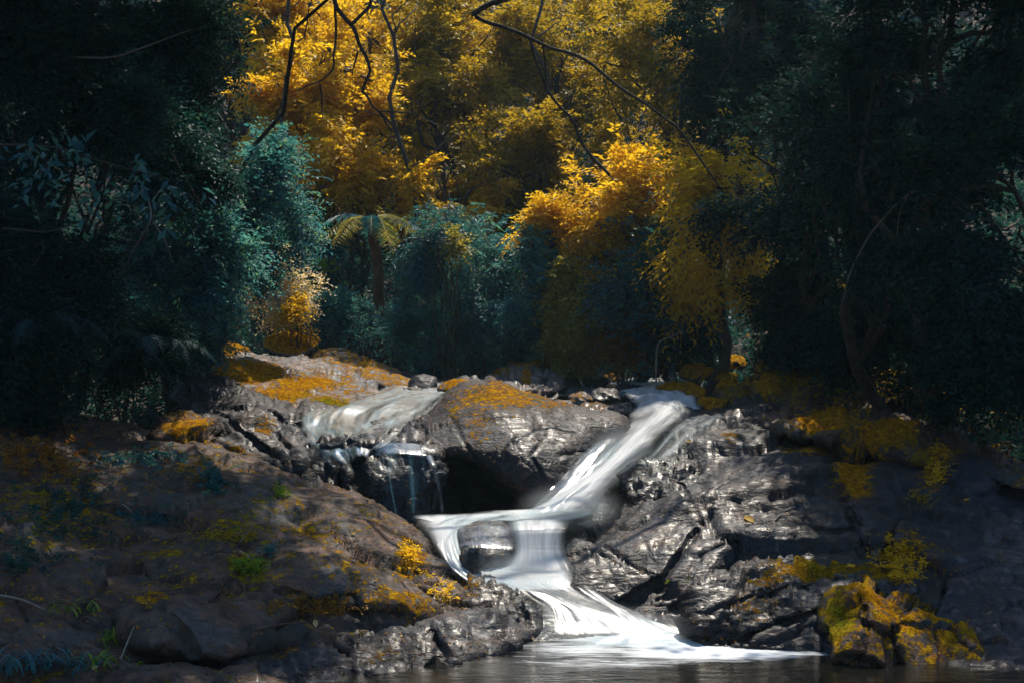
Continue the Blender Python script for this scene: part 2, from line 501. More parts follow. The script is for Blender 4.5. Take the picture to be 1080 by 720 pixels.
def rock(name, label, poly, ctrl, mat='slate', T=1.2, R=16, rim=0.25, step=2.5, seed=1, rough=2.5,
         big=(0.9, 0.07), fac=(0.5, 0.05), fine=(0.14, 0.016), strata=None, moss=(), cuts=(), lumps=(), wet=0.5, wets=(),
         upmoss=0.0, hue=0.3, cat='rock', group=None, displace_tex=1.0):
    pl = rough_poly(poly, rough, seed)
    x0, y0 = pl.min(0) - step * 1.5; x1, y1 = pl.max(0) + step * 1.5
    xs = np.arange(x0, x1, step); ys = np.arange(y0, y1, step)
    X, Y = np.meshgrid(xs, ys)
    q = np.stack([X.ravel(), Y.ravel()], 1)
    e, near = poly_dist(q, pl)
    ny, nx = X.shape
    E = e.reshape(ny, nx)
    inside = E > 0
    cell = inside[:-1, :-1] | inside[1:, :-1] | inside[:-1, 1:] | inside[1:, 1:]
    used = np.zeros((ny, nx), bool)
    used[:-1, :-1] |= cell; used[1:, :-1] |= cell; used[:-1, 1:] |= cell; used[1:, 1:] |= cell
    out = used.ravel() & (e <= 0)
    q[out] = near[out]
    e = np.where(out, 0, e)
    ids = -np.ones(ny * nx, int); uu = np.where(used.ravel())[0]; ids[uu] = np.arange(len(uu))
    qq = q[uu]; ee = e[uu]
    d = tps(ctrl, qq)
    prof = np.sqrt(np.clip(1 - (1 - np.clip(ee / R, 0, 1)) ** 2, 0, 1))
    df = d + rim * (1 - prof)
    for (lx, ly, lrx, lry, h) in lumps:
        g = np.exp(-(((qq[:, 0] - lx) / lrx) ** 2 + ((qq[:, 1] - ly) / lry) ** 2))
        df = df - .6 * h * g * prof
    for (pts, wpx, dep) in cuts:
        pts = np.array(pts, float); best = np.full(len(qq), 1e9)
        jit = fbm(np.concatenate([qq / 14.0, np.full((len(qq), 1), seed)], 1), 3, seed + 3) * 5
        for k in range(len(pts) - 1):
            ab = pts[k + 1] - pts[k]
            t = np.clip(((qq - pts[k]) @ ab) / (ab @ ab), 0, 1)
            best = np.minimum(best, np.hypot(*(qq - pts[k] - t[:, None] * ab).T))
        df = df + .85 * dep * np.clip(1 - np.abs(best + jit * .35) / wpx, 0, 1) ** 1.2
    def unproj(qv, dv):
        return np.stack([(qv[:, 0] - 540) / F * dv, dv, CAMZ - (qv[:, 1] - 360) / F * dv], 1)
    vf = unproj(qq, df)
    bnd = ee <= 0
    back_d = d + rim + T * np.sqrt(np.clip(1 - (1 - np.clip(ee / (R * 2.5), 0, 1)) ** 2, 0, 1))
    bi = np.where(~bnd)[0]
    vb = unproj(qq[bi], back_d[bi])
    n = len(vf)
    bmap = np.arange(n); bmap[bi] = n + np.arange(len(bi))
    I = ids.reshape(ny, nx)
    c = np.stack([I[:-1, :-1], I[1:, :-1], I[1:, 1:], I[:-1, 1:]], -1)[cell]
    # drop cells whose four corners all lie on the rim (front and back would coincide)
    allb = bnd[c].all(1)
    c = c[~allb]
    faces = np.concatenate([c, bmap[c][:, ::-1]])
    verts = np.concatenate([vf, vb])
    ext = np.concatenate([qq, qq[bi]])
    # vertex normals
    def normals(V):
        a, b, cc, dd = V[faces[:, 0]], V[faces[:, 1]], V[faces[:, 2]], V[faces[:, 3]]
        fn = np.cross(cc - a, dd - b)
        N = np.zeros_like(V)
        for k in range(4):
            np.add.at(N, faces[:, k], fn)
        return N / (np.linalg.norm(N, axis=1, keepdims=True) + 1e-12)
    N = normals(verts)
    wp = verts + 0.25 * np.stack([fbm(verts * 1.3, 3, 31), fbm(verts * 1.3 + 9, 3, 32), fbm(verts * 1.3 + 19, 3, 33)], 1)
    disp = big[1] * fbm(verts / big[0], 4, seed) * 1.6
    fv, fe = facets(wp / fac[0], seed + 40)
    disp += fac[1] * .65 * (fv * 1.5 - 0.5 * np.clip(1 - fe / 0.09, 0, 1))
    if strata:
        (sx, sy, sz), (ax, az), amp = strata       # stretched facets along a tilted direction in the picture plane
        ca, sa_ = math.cos(az), math.sin(az)
        px_, pz_ = wp[:, 0] * ca + wp[:, 2] * sa_, -wp[:, 0] * sa_ + wp[:, 2] * ca
        sp = np.stack([px_ / sx, wp[:, 1] / sy, pz_ / sz], 1)
        sv, s_e = facets(sp, seed + 60)
        disp += amp * .55 * (sv * 1.4 - 0.5 * np.clip(1 - s_e / 0.12, 0, 1))
        disp += amp * 0.35 * fbm(sp * 2.3, 3, seed + 71, ridged=True)
    f2, fe2 = facets(wp / fine[0], seed + 80)
    disp += fine[1] * .8 * (f2 * 1.3 - 0.5 * np.clip(1 - fe2 / 0.1, 0, 1)) * np.clip(0.6 + fbm(verts * 1.7, 2, 7), 0.1, 1.3)
    disp += 0.006 * fbm(verts * 14, 3, seed + 5)
    verts = verts + N * (disp * displace_tex)[:, None]
    N = normals(verts)
    up = np.clip(N[:, 2], 0, 1)
    # moss mask from patches (in the same outline space) and upward faces
    ms = upmoss * up
    hu = np.full(len(verts), hue, float)
    for mtu in moss:
        mx, my, mrx, mry, s = mtu[:5]
        g = np.exp(-(((ext[:, 0] - mx) / mrx) ** 2 + ((ext[:, 1] - my) / mry) ** 2))
        ms = np.maximum(ms, s * g)
        if len(mtu) > 5: hu = hu * (1 - g) + mtu[5] * g
    ms = np.clip(ms * (0.75 + 0.45 * up) + 0.16 * fbm(verts * 2.1, 4, 99) * (ms > 0.03), 0, 1)
    wt = np.full(len(verts), wet, float)
    for (mx, my, mrx, mry, s) in wets:
        g = np.exp(-(((ext[:, 0] - mx) / mrx) ** 2 + ((ext[:, 1] - my) / mry) ** 2))
        wt = wt * (1 - g) + s * g
    og = verts.mean(0); og[2] = verts[:, 2].min()
    o = mesh_obj(name, verts, faces, M[mat], origin=og, attrs={'moss': ms, 'hue': hu, 'wet': np.clip(wt, 0, 1)})
    tag(o, label, cat, group)
    return o

def blob(name, label, px, py, rx, ry, d, seed, dd=0.5, n=9, sq=0.75, **kw):
    """a boulder: irregular angular outline round (px,py), front d at the foot, leaning back to d+dd at the top"""
    rnd = random.Random(seed * 7 + 3)
    poly = []
    for k in range(n):
        a = 2 * math.pi * (k + rnd.uniform(-.3, .3)) / n
        c, s = math.cos(a), math.sin(a)
        r = (abs(c) ** 2.6 + abs(s) ** 2.6) ** (-1 / 2.6) * rnd.uniform(.84, 1.08)
        poly.append((px + rx * c * r, py + ry * s * r))
    ctrl = [(px - rx, py - ry, d + dd), (px + rx, py - ry, d + dd * .9), (px, py, d + dd * .25), (px - rx, py + ry, d), (px + rx, py + ry, d)]
    kw.setdefault('R', max(4, min(rx, ry) * .75)); kw.setdefault('T', 0.02 * max(rx, ry) * d / 15)
    kw.setdefault('rim', 0.008 * min(rx, ry) * d / 15); kw.setdefault('step', max(1.2, min(2.5, min(rx, ry) / 10)))
    kw.setdefault('rough', min(2.5, ry * .12)); sc = min(rx, ry) / 40.0
    kw.setdefault('big', (0.7, 0.06 * sc + .015)); kw.setdefault('fac', (0.35 * max(sc, .4), 0.045 * sc + .012)); kw.setdefault('fine', (0.12, 0.01))
    return rock(name, label, poly, ctrl, seed=seed, **kw)

# ---------------------------------------------------------------- the rocks
rock('rock_bank', 'broad mossy rock slope on the near left bank with creeping plants',
     [(-90,455),(0,440),(60,432),(130,445),(160,452),(215,468),(250,482),(300,492),(330,503),(370,517),(410,530),(430,543),(443,560),(462,578),(476,600),(490,622),(505,640),(520,655),(510,690),(450,690),(380,690),(300,690),(240,700),(150,710),(60,720),(-90,740)],
     [(-90,445,17),(0,440,18),(130,445,19),(250,482,18),(330,503,17.3),(410,530,16.6),(443,560,15.9),(476,600,15.0),(515,655,14.3),(450,690,13.7),(300,690,13.0),(150,710,12.3),(-90,740,11.5),(200,560,15.0),(350,590,14.6),(100,520,15.8),(300,640,13.5),(0,600,13.2)],
     mat='brown', T=2.5, R=26, rim=.45, seed=3, big=(1.3,.12), fac=(.9,.09), fine=(.2,.022), wet=.15,
     wets=[(470,600,30,60,.8),(300,660,200,20,.6)], upmoss=.24, hue=.4,
     moss=[(60,540,80,60,.5,.5),(210,500,50,22,.5,.3),(250,560,45,26,.5,.75),(330,560,50,16,.5,.4),(260,600,30,16,.7,1.0),(380,600,50,25,.45,.3),(435,590,22,30,.75,0),(330,640,80,14,.5,.15),(290,535,60,14,.42,.6),(420,640,50,20,.6,.1),(180,580,50,14,.45,.5)],
     lumps=[(130,520,70,30,.35),(245,545,55,28,.3),(330,600,45,28,.35),(265,640,55,35,.4),(395,610,40,30,.35),(440,640,45,22,.3),(200,620,50,25,.25),(365,560,50,25,.2),(50,600,60,30,.4),(60,490,70,25,.3),(345,620,28,18,.25),(395,640,30,16,.22)],
     cuts=[([(215,655),(250,610),(300,585)],6,.2),([(290,665),(330,645),(420,648)],9,.35),([(300,620),(330,635),(372,628)],5,.15),([(160,600),(230,590),(290,600)],5,.12),([(365,585),(410,600),(430,630)],5,.14)])
rock('rock_ledge', 'flat blue grey rock ledge sloping into the dark pool at the lower left',
     [(240,690),(262,668),(300,660),(360,658),(420,653),(470,648),(520,645),(545,655),(560,672),(545,690),(500,700),(470,715),(420,722),(360,732),(280,740),(230,720)],
     [(262,668,13.3),(360,658,13.7),(470,648,14.0),(520,645,14.2),(560,672,14.0),(545,690,13.6),(470,715,12.8),(360,732,12.2),(280,740,12.0),(400,685,13.3),(230,715,12.2)],
     T=1.5, R=12, rim=.2, seed=5, wet=.7, big=(.8,.06), fac=(.4,.07), strata=((.5,.5,.09),(0,-.05),.035),
     moss=[(300,685,30,12,.5,0),(400,690,25,10,.45,0)], lumps=[(340,690,25,14,.15),(440,690,40,16,.15)], cuts=[([(345,680),(370,695),(372,715)],6,.2),([(455,668),(470,690),(455,705)],7,.25)])
rock('rock_outcrop', 'dark wet rock knob beside the lower fall',
     [(478,618),(492,610),(510,608),(532,612),(552,619),(563,632),(571,645),(573,672),(568,690),(530,692),(500,690),(482,668),(472,640)],
     [(485,615,14.9),(530,612,14.9),(563,632,14.6),(572,685,14.0),(500,688,13.9),(520,645,14.3)],
     T=1.2, R=11, rim=.25, seed=7, wet=.85, big=(.6,.06), fac=(.28,.07), strata=((.1,.2,.4),(0,.1),.03), moss=[(490,620,18,12,.6,.1)], upmoss=.1,
     cuts=[([(545,625),(552,650),(545,680)],4,.15),([(520,650),(505,670),(500,690)],7,.3)])
rock('boulder', 'rounded purplish boulder split by a groove at the lower left',
     [(112,655),(118,640),(130,628),(160,621),(200,625),(235,638),(257,656),(266,676),(262,694),(232,702),(190,700),(150,694),(125,678)],
     [(120,640,13.0),(200,624,13.1),(260,660,12.9),(262,694,12.4),(190,700,12.2),(125,678,12.5),(190,655,12.5)],
     mat='brown', T=1.0, R=24, rim=.35, seed=11, wet=.2, big=(.6,.05), fac=(.6,.04), fine=(.15,.008), step=2,
     cuts=[([(160,628),(175,650),(195,668),(205,690)],9,.16)], moss=[(155,626,35,10,.6,.05)])
rock('rock_shelf', 'low dark rock shelf in the bottom left corner carrying grass',
     [(-90,650),(0,668),(60,676),(120,694),(200,704),(270,706),(310,728),(300,780),(-90,780)],
     [(-90,650,12.8),(0,668,12.6),(120,694,12.2),(270,706,12.2),(300,770,11.2),(-90,770,10.9),(100,735,11.5)],
     mat='brown', T=1.5, R=14, rim=.2, seed=13, wet=.4, fac=(.5,.08), upmoss=.2, hue=.6, moss=[(30,700,60,20,.6,.7)])
blob('rock', 'squat block touching the left end of the grooved boulder', 96, 648, 26, 18, 12.9, 4, mat='brown', wet=.2, upmoss=.4, hue=.3)
rock('rock_hump', 'ochre mossy hump at the head of the left slope',
     [(150,455),(160,440),(175,430),(200,430),(222,440),(230,458),(222,476),(190,474),(160,468)],
     [(155,440,19.2),(200,430,19.4),(230,458,18.6),(190,474,18.3),(160,468,18.5)],
     mat='brown', T=1.0, R=16, rim=.3, seed=17, wet=.1, upmoss=.35, hue=.15, fac=(.45,.14), moss=[(195,448,32,20,.75,0)], lumps=[(195,460,22,14,.15)])
rock('rock_tier', 'grey stepped rock tier between the left slope and the sliding water',
     [(195,400),(235,395),(262,412),(300,425),(318,440),(314,455),(325,470),(322,500),(300,505),(270,492),(238,482),(222,470),(205,450),(180,425)],
     [(195,400,21.5),(262,410,21),(318,440,19.6),(322,500,17.8),(270,492,18.0),(222,470,18.6),(185,425,20.4),(270,450,19)],
     T=1.6, R=12, rim=.3, seed=19, wet=.6, big=(.7,.1), fac=(.8,.12), strata=((.8,.6,.2),(0,-.5),.03), step=2,
     moss=[(250,478,20,6,.7,0),(280,450,14,10,.5,0)], cuts=[([(225,430),(250,450),(300,490)],4,.2),([(290,455),(305,475),(310,500)],4,.2),([(240,425),(280,435),(312,450)],3,.14)],
     lumps=[(252,448,12,12,.25),(300,478,14,14,.2)])
rock('rock_slab', 'sunlit orange mossy slab sloping down to the sliding water',
     [(210,402),(222,385),(250,376),(285,374),(330,378),(365,390),(395,405),(415,420),(400,428),(378,436),(345,438),(318,434),(290,425),(260,412),(235,405)],
     [(215,395,23),(250,376,25),(330,376,26),(395,404,23.8),(415,420,22.4),(345,436,20.8),(290,425,21.2),(235,405,21.8),(300,400,23)],
     mat='pale', T=1.4, R=9, rim=.2, seed=23, wet=.35, upmoss=.25, hue=.05, big=(.9,.1), fac=(.6,.07), strata=((1.2,.8,.18),(0,-.45),.06), step=1.8,
     moss=[(260,395,55,14,1.0,0),(320,405,45,12,.95,.05),(345,425,26,10,.95,.75),(300,415,40,8,.9,.2),(375,410,24,8,.6,0),(365,400,20,8,.5,0)], wets=[(272,382,14,6,1),(315,392,20,6,1)])
blob('rock', 'rounded golden mossy rock under the pale sunlit bush', 305, 364, 32, 14, 26.5, 8, dd=1, mat='pale', wet=.1, upmoss=1.1, hue=0.05)
blob('rock', 'small gold mossy rock left of the mossy slab', 246, 372, 20, 13, 25.2, 9, mat='pale', wet=.1, upmoss=1.1, hue=0)
blob('rock', 'upright narrow rock edged with gold moss beside the ferns', 222, 385, 11, 16, 23.6, 10, mat='brown', wet=.1, upmoss=.7, hue=0, moss=[(230,385,8,20,.8,0)])
rock('rock_wedge', 'long brown wedge rock with an orange back behind the mossy slab',
     [(325,380),(338,373),(355,370),(380,374),(405,384),(425,395),(437,404),(440,414),(425,416),(405,408),(385,404),(360,392),(340,386)],
     [(330,380,26.5),(355,370,27.5),(405,384,26.8),(440,410,24.4),(405,408,24.4),(360,392,25.6)],
     mat='pale', T=1.2, R=8, rim=.3, seed=29, wet=.15, upmoss=.5, hue=0, fac=(.7,.08), step=1.6, moss=[(390,382,30,7,.7,0),(425,400,12,10,.5,0),(350,386,25,6,-1)])
blob('boulder', 'smooth blue grey boulder at the head of the left cascade', 446, 408, 18, 14, 24.2, 12, mat='slate', wet=.5, n=7)
blob('rock', 'orange stained rock behind the central boulder crest', 482, 411, 20, 12, 23.2, 14, mat='pale', wet=.2, upmoss=.8, hue=0, moss=[(482,411,22,14,.8,0)])
blob('rock', 'pale sunlit rock on the brow left of the grey boulder', 432, 398, 22, 8, 27.5, 15, mat='pale', wet=.3, upmoss=.3, hue=0)
blob('rock', 'bleached rock slab right of the grey boulder on the brow', 468, 399, 18, 7, 28, 16, mat='pale', wet=.4, upmoss=.25, hue=0)
rock('rock_ridge', 'peaked pale rock with an orange rim on the skyline of the falls',
     [(500,404),(515,395),(535,388),(552,381),(570,382),(582,388),(592,398),(600,410),(580,416),(550,414),(520,412)],
     [(505,404,26.5),(552,381,27.5),(590,396,26.5),(580,416,24.2),(520,412,24.4),(550,400,25.4)],
     mat='pale', T=1.2, R=7, rim=.3, seed=31, wet=.5, fac=(.35,.1), strata=((.6,.5,.12),(0,.5),.06), step=1.5, moss=[(560,384,30,5,.9,0),(555,398,8,10,.8,0),(525,392,20,5,.7,0)], cuts=[([(570,388),(574,398),(582,408)],4,.3)])
for i, (px, py, rx, ry, d, txt, mt, mo) in enumerate([
    (600, 404, 15, 8, 26.5, 'grey slate rock tilted against the orange rimmed peak', 'slate', .1),
    (628, 402, 17, 9, 26.8, 'dark rubble rock at the back of the rapids', 'slate', .1),
    (612, 420, 15, 9, 23.2, 'orange speckled rock among the rubble above the central boulder', 'pale', .5),
    (594, 426, 12, 7, 22.6, 'small pale rock wedged behind the central boulder crest', 'pale', .3),
    (640, 417, 18, 9, 23.4, 'black wet rock at the left lip of the main chute', 'slate', 0),
    (656, 431, 16, 7, 22.2, 'flat wet rock touching the white water at the chute lip', 'slate', .2),
    (627, 432, 18, 9, 21.6, 'rounded brown rock nested in the rubble above the boulder shoulder', 'brown', .4),
    (663, 409, 15, 6, 25.5, 'low slate rock at the water edge in the rapids', 'slate', .1),
    (578, 418, 12, 6, 24.2, 'pale wet rock just right of the peaked rock foot', 'pale', .1),
    (650, 397, 20, 5, 29, 'rusty low rock under the bushes behind the rapids', 'brown', .6)]):
    blob('rock', txt, px, py, rx, ry, d, 40 + i, mat=mt, wet=.8, upmoss=mo, hue=0.05, n=7, strata=((.3, .3, .07), (0, .3 - .1 * (i % 5)), .03))
rock('boulder', 'huge central boulder with ochre stains overhanging the dark hollow',
     [(424,455),(432,446),(440,439),(455,427),(470,414),(492,402),(515,400),(545,408),(570,416),(595,427),(620,433),(645,436),(664,440),(668,456),(655,470),(640,480),(630,496),(615,514),(606,532),(588,540),(566,540),(548,527),(530,510),(508,496),(488,486),(466,484),(440,478),(428,468)],
     [(424,455,18.9),(440,439,19.6),(492,402,20.2),(515,400,20.2),(600,427,19.9),(664,440,20),(500,432,18.9),(560,440,18.6),(500,455,18.2),(560,475,17.7),(620,460,18.8),(600,505,17.8),(575,538,17.3),(550,520,17.5),(450,455,18.3),(640,470,19.3),(486,478,17.9),(440,476,18.2),(650,455,19.2)],
     mat='slate', T=2.2, R=15, rim=.4, seed=37, wet=.6, big=(1.3,.08), fac=(1.1,.05), fine=(.17,.009), strata=((.8,.5,.16),(0,.12),.014), step=2,
     moss=[(530,418,65,18,.66,0),(505,435,26,30,.40,.1),(478,430,9,14,.6,.5),(580,428,26,7,.5,0),(500,458,14,18,.36,0)], wets=[(590,470,70,40,1),(460,450,26,24,.5),(520,420,60,20,.1)],
     cuts=[([(560,430),(580,455),(560,480),(575,505)],3,.10),([(476,440),(487,460),(500,485)],3,.10),([(590,480),(615,478),(625,490)],3,.10)],
     lumps=[(590,500,36,20,.15),(530,450,50,30,.2)])
blob('rock', 'black knob of rock at the brink of the left cascade', 433, 459, 11, 16, 18.0, 55, mat='slate', wet=.3, n=7)
rock('rock_wall', 'shadowed rock wall in the hollow under the central boulder',
     [(330,470),(360,462),(395,462),(440,466),(480,465),(600,470),(640,500),(645,545),(610,575),(540,580),(430,580),(380,565),(340,530)],
     [(330,480,18.4),(395,462,18.0),(440,470,18.2),(500,475,19.6),(640,500,19.6),(620,570,17.6),(540,580,18.6),(500,530,19.4),(430,575,17.6),(380,560,17.4),(400,510,17.8),(445,520,18.0)],
     T=1.2, R=10, rim=.2, seed=41, wet=.6, big=(.8,.08), fac=(.4,.1))
rock('rock_apron', 'wet blue slab under the sheet of water left of the cascade',
     [(296,470),(310,425),(340,432),(380,430),(430,412),(475,400),(520,405),(500,430),(440,442),(425,460),(400,468),(380,480),(360,500),(352,530),(325,515),(300,500)],
     [(300,470,19.4),(312,430,20.8),(430,408,25),(520,405,25),(440,442,20.4),(425,460,18.3),(400,470,17.6),(362,500,17.5),(350,528,17.3),(315,508,17.8),(340,470,18.4),(380,440,20.3)],
     T=1.2, R=8, rim=.2, seed=43, wet=1, big=(.8,.06), fac=(.45,.1), strata=((.5,.6,.15),(0,-.4),.05), step=2,
     cuts=[([(330,450),(350,480),(352,510)],4,.15),([(365,465),(368,485),(360,500)],6,.25)], moss=[(340,440,16,6,.6,.6)])
rock('rock_step', 'low step of wet rock at the brink of the left cascade',
     [(360,462),(390,456),(420,456),(440,462),(470,480),(466,560),(380,560),(356,500)],
     [(365,464,18.0),(430,460,17.9),(466,484,17.6),(460,555,17.3),(385,555,17.0),(362,500,17.4),(410,500,17.35)],
     T=.8, R=8, rim=.25, seed=47, wet=.9, fac=(.35,.1), strata=((.1,.3,.5),(0,.05),.04), cuts=[([(372,470),(378,500),(384,540)],10,.35)])
rock('rock_mass', 'great wet slate mass between the main chute and the right bank',
     [(714,440),(735,433),(760,430),(790,428),(830,424),(870,424),(905,436),(950,455),(990,480),(1050,505),(1130,540),(1170,720),(1000,720),(900,705),(830,700),(740,682),(700,672),(660,662),(620,646),(590,634),(578,615),(580,590),(592,572),(595,560),(615,548),(640,536),(655,522),(655,502),(665,488),(690,475),(700,462),(708,450)],
     [(714,440,21.4),(790,428,21.6),(870,424,21.6),(950,455,20),(1130,540,17.4),(700,462,20),(655,505,18.4),(740,490,18.2),(850,470,18.9),(600,560,16.6),(580,600,15.6),(700,560,16.2),(800,540,16.6),(900,540,16.5),(1050,580,15.2),(620,646,14.9),(700,672,14.4),(830,700,13.7),(800,610,15.2),(950,640,14.4),(1150,710,12.9),(740,600,15.5),(660,560,16.4),(940,490,18.0)],
     mat='slate', T=3.0, R=18, rim=.4, seed=53, wet=.85, big=(1.2,.13), fac=(1.4,.19), fine=(.17,.012), strata=((1.3,.8,.22),(0,.5),.038), step=2,
     moss=[(900,500,24,26,.9,0),(860,470,40,10,.7,0),(770,465,14,10,.5,0),(930,470,30,10,.6,0),(985,500,18,16,.7,.1),(960,585,40,22,.55,.1)], wets=[(850,510,80,35,.3),(960,500,60,60,.45),(640,610,60,40,1),(700,545,60,30,1),(760,445,60,12,1)],
     cuts=[([(878,498),(890,525),(902,555),(912,582)],5,.30),([(715,505),(728,528),(742,555)],4,.18),([(742,470),(765,478),(830,472),(880,482)],4,.12),([(588,588),(620,580),(640,592)],4,.12),([(690,520),(740,500),(800,502)],3,.08),([(740,590),(790,560),(900,560)],5,.15),([(650,640),(700,610),(735,560)],6,.2),([(940,500),(960,540),(930,590)],5,.2)],
     lumps=[(800,510,55,25,.35),(905,525,40,35,.25),(695,535,40,18,.2),(680,590,50,30,.25),(700,500,26,18,.3),(780,570,60,20,.2),(620,600,30,24,.2)])
rock('rock_block', 'cracked wet block jutting into the main chute',
     [(655,498),(663,488),(685,482),(712,480),(735,490),(745,510),(740,540),(725,560),(700,552),(680,560),(672,535),(656,522)],
     [(658,490,18.6),(712,480,18.8),(742,500,18.3),(735,550,17.2),(680,556,17.2),(657,520,17.7),(700,515,17.5)],
     mat='slate', T=.9, R=8, rim=.25, seed=59, wet=1, fac=(.28,.08), fine=(.1,.02), strata=((.15,.3,.35),(0,-.3),.04), step=1.8, big=(.5,.05))
rock('rock_shoulder', 'long mossy ochre shoulder of rock across the top of the right mass',
     [(800,440),(812,428),(840,423),(880,426),(915,431),(950,440),(985,452),(1030,470),(1080,487),(1120,505),(1080,520),(1030,505),(990,495),(950,485),(920,476),(890,468),(850,462),(815,455)],
     [(805,435,20.9),(880,424,21.2),(950,440,20.2),(1030,468,18.9),(1110,500,17.4),(1030,508,17.2),(950,487,17.6),(890,470,18.2),(820,455,19.2)],
     mat='brown', T=1.4, R=14, rim=.35, seed=61, wet=.3, upmoss=.25, hue=.15, big=(.9,.14), fac=(.7,.16), strata=((.9,.6,.2),(0,-.35),.08), step=2,
     moss=[(870,442,46,16,1.0,0),(930,466,44,18,.95,.1),(990,484,40,12,.75,.3)], wets=[(830,440,20,12,.8)], cuts=[([(845,460),(900,450),(960,478)],4,.15)])
rock('rock_prow', 'angular wet rock pointing left above the pool at the foot of the right bank',
     [(724,610),(740,601),(772,599),(800,592),(830,600),(870,602),(920,592),(960,600),(970,650),(930,700),(880,698),(800,690),(760,690),(736,684),(731,655),(727,630)],
     [(726,615,14.5),(800,592,15.1),(870,602,14.9),(950,600,14.6),(736,684,13.9),(800,690,13.7),(880,698,13.45),(950,680,13.4),(780,625,14.3),(860,640,14.1),(733,640,14.2)],
     mat='slate', T=1.5, R=9, rim=.22, seed=67, wet=.9, big=(.8,.08), fac=(.5,.10), fine=(.14,.02), strata=((.9,.5,.12),(0,.5),.05), step=1.8,
     moss=[(870,600,70,10,.9,.7),(930,602,40,14,.8,.5),(810,608,30,8,.6,.3),(800,640,40,20,.3,0)], wets=[(760,615,40,14,1),(850,650,60,30,.5)],
     cuts=[([(728,655),(790,630),(860,615)],4,.12),([(770,678),(830,655),(875,640)],4,.15)])
rock('rock_cone', 'pointed rock shaggy with green and ochre moss at the pool edge',
     [(866,642),(872,628),(882,618),(905,606),(918,610),(950,625),(985,645),(1010,665),(1030,690),(1040,712),(1000,712),(940,712),(890,706),(868,690)],
     [(870,640,13.9),(908,606,14.1),(985,645,13.8),(1035,700,13.1),(940,712,12.95),(868,690,13.3),(910,660,13.2)],
     mat='brown', T=1.2, R=6, rim=.15, seed=71, wet=.2, upmoss=.7, hue=.2, fac=(.45,.14), step=1.8,
     moss=[(885,655,22,34,1.0,.85),(915,625,25,18,1.0,.25),(950,650,32,22,.7,.05),(930,680,26,18,.5,.3)], lumps=[(912,630,10,40,.2)], cuts=[([(912,640),(914,665),(912,700)],5,.15),([(938,665),(945,690),(950,705)],6,.2)])
rock('rock_bench', 'long dim mossy bench of rock on the right bank below the thicket',
     [(752,420),(765,405),(785,400),(800,387),(840,382),(870,384),(900,380),(940,388),(1000,398),(1060,412),(1160,430),(1180,540),(1080,520),(1000,480),(930,450),(870,436),(820,436),(780,434)],
     [(760,412,23),(840,382,24.4),(940,388,23.8),(1160,430,20.6),(1170,530,18.6),(1000,480,20.2),(870,438,21.9),(780,434,22),(850,405,22.8)],
     mat='brown', T=1.6, R=12, rim=.35, seed=73, wet=.1, upmoss=.55, hue=.55, big=(.7,.13), fac=(.5,.14), step=2.5,
     moss=[(840,395,60,14,.9,.2),(960,410,80,25,.8,.6),(810,408,20,16,.9,.1)], lumps=[(815,405,14,18,.3),(880,405,30,20,.3),(960,420,40,20,.3)], cuts=[([(800,392),(790,412),(800,432)],5,.3),([(900,385),(915,405),(900,430)],5,.2)])
for i, (px, py, rx, ry, d, txt, hu) in enumerate([
    (710, 382, 20, 10, 27, 'rounded yellow mossy rock right of the rapids', .05),
    (686, 391, 17, 7, 27.5, 'sunlit low mossy rock left of the rounded yellow one', 0),
    (735, 394, 20, 10, 25.5, 'dark rock capped with gold moss behind the falls', .1),
    (775, 383, 15, 9, 26.5, 'dim mossy rock under the hanging gold foliage', .2),
    (715, 408, 22, 6, 24.6, 'flat tan rock at the right lip of the rapids', 0),
    (770, 410, 20, 11, 24.2, 'bulky mossy rock right of the flat tan one', .2),
    (752, 426, 17, 9, 22.2, 'small mossy rock standing in the edge of the chute', .15),
    (766, 399, 12, 8, 25.2, 'knobby dark moss rock between larger mossy rocks', .4),
    (735, 414, 12, 7, 23.3, 'little ochre stone above the chute edge', 0)]):
    blob('rock', txt, px, py, rx, ry, d, 70 + i, mat='brown', wet=.15, upmoss=1.25, hue=hu, n=8, fac=(.35, .05))
rock('rock_fin', 'leaning blade of mossy rock against the right thicket',
     [(790,392),(796,378),(806,364),(816,353),(822,358),(820,372),(812,385),(804,396)],
     [(792,392,24.6),(818,354,25.2),(822,372,25.0),(804,396,24.4)],
     mat='brown', T=.7, R=6, rim=.2, seed=83, wet=.1, upmoss=.6, hue=.1, step=1.5, moss=[(803,376,10,22,.9,.1)], fac=(.25,.04), big=(.5,.03), rough=1.5)
blob('rock', 'submerged rounded rock in the middle pool veiled by the fall', 513, 580, 30, 33, 15.45, 91, dd=.75, mat='slate', wet=.7, n=8, fac=(.4, .06))
blob('rock', 'little glistening blue rock in front of the submerged rounded one', 497, 590, 14, 18, 15.15, 92, dd=.2, mat='slate', wet=1, n=7, fac=(.15, .04))
blob('rock', 'dark wet stone awash below the middle fall', 570, 600, 19, 10, 15.7, 93, dd=.4, mat='slate', wet=1, n=7)
blob('rock', 'smooth rock under the thin veil at the foot of the lower fall', 608, 655, 40, 24, 14.35, 94, dd=.6, mat='slate', wet=1, n=10, fac=(.6, .02), fine=(.1, .004), big=(.8, .03))
blob('rock', 'knob of dark rock at the right rim of the middle fall', 596, 565, 7, 10, 16.3, 95, dd=.2, mat='slate', wet=1, n=6)
rock('rock_sill', 'smooth grey sill the middle fall pours over',
     [(436,550),(470,542),(520,541),(600,541),(625,560),(615,625),(560,630),(500,625),(460,600)],
     [(440,552,16.9),(520,543,17.4),(620,545,17.2),(610,620,15.6),(500,620,15.6),(460,600,15.9),(530,580,16.05)],
     T=.8, R=9, rim=.15, seed=97, wet=.9, big=(.8,.04), fac=(.5,.03), fine=(.15,.006))
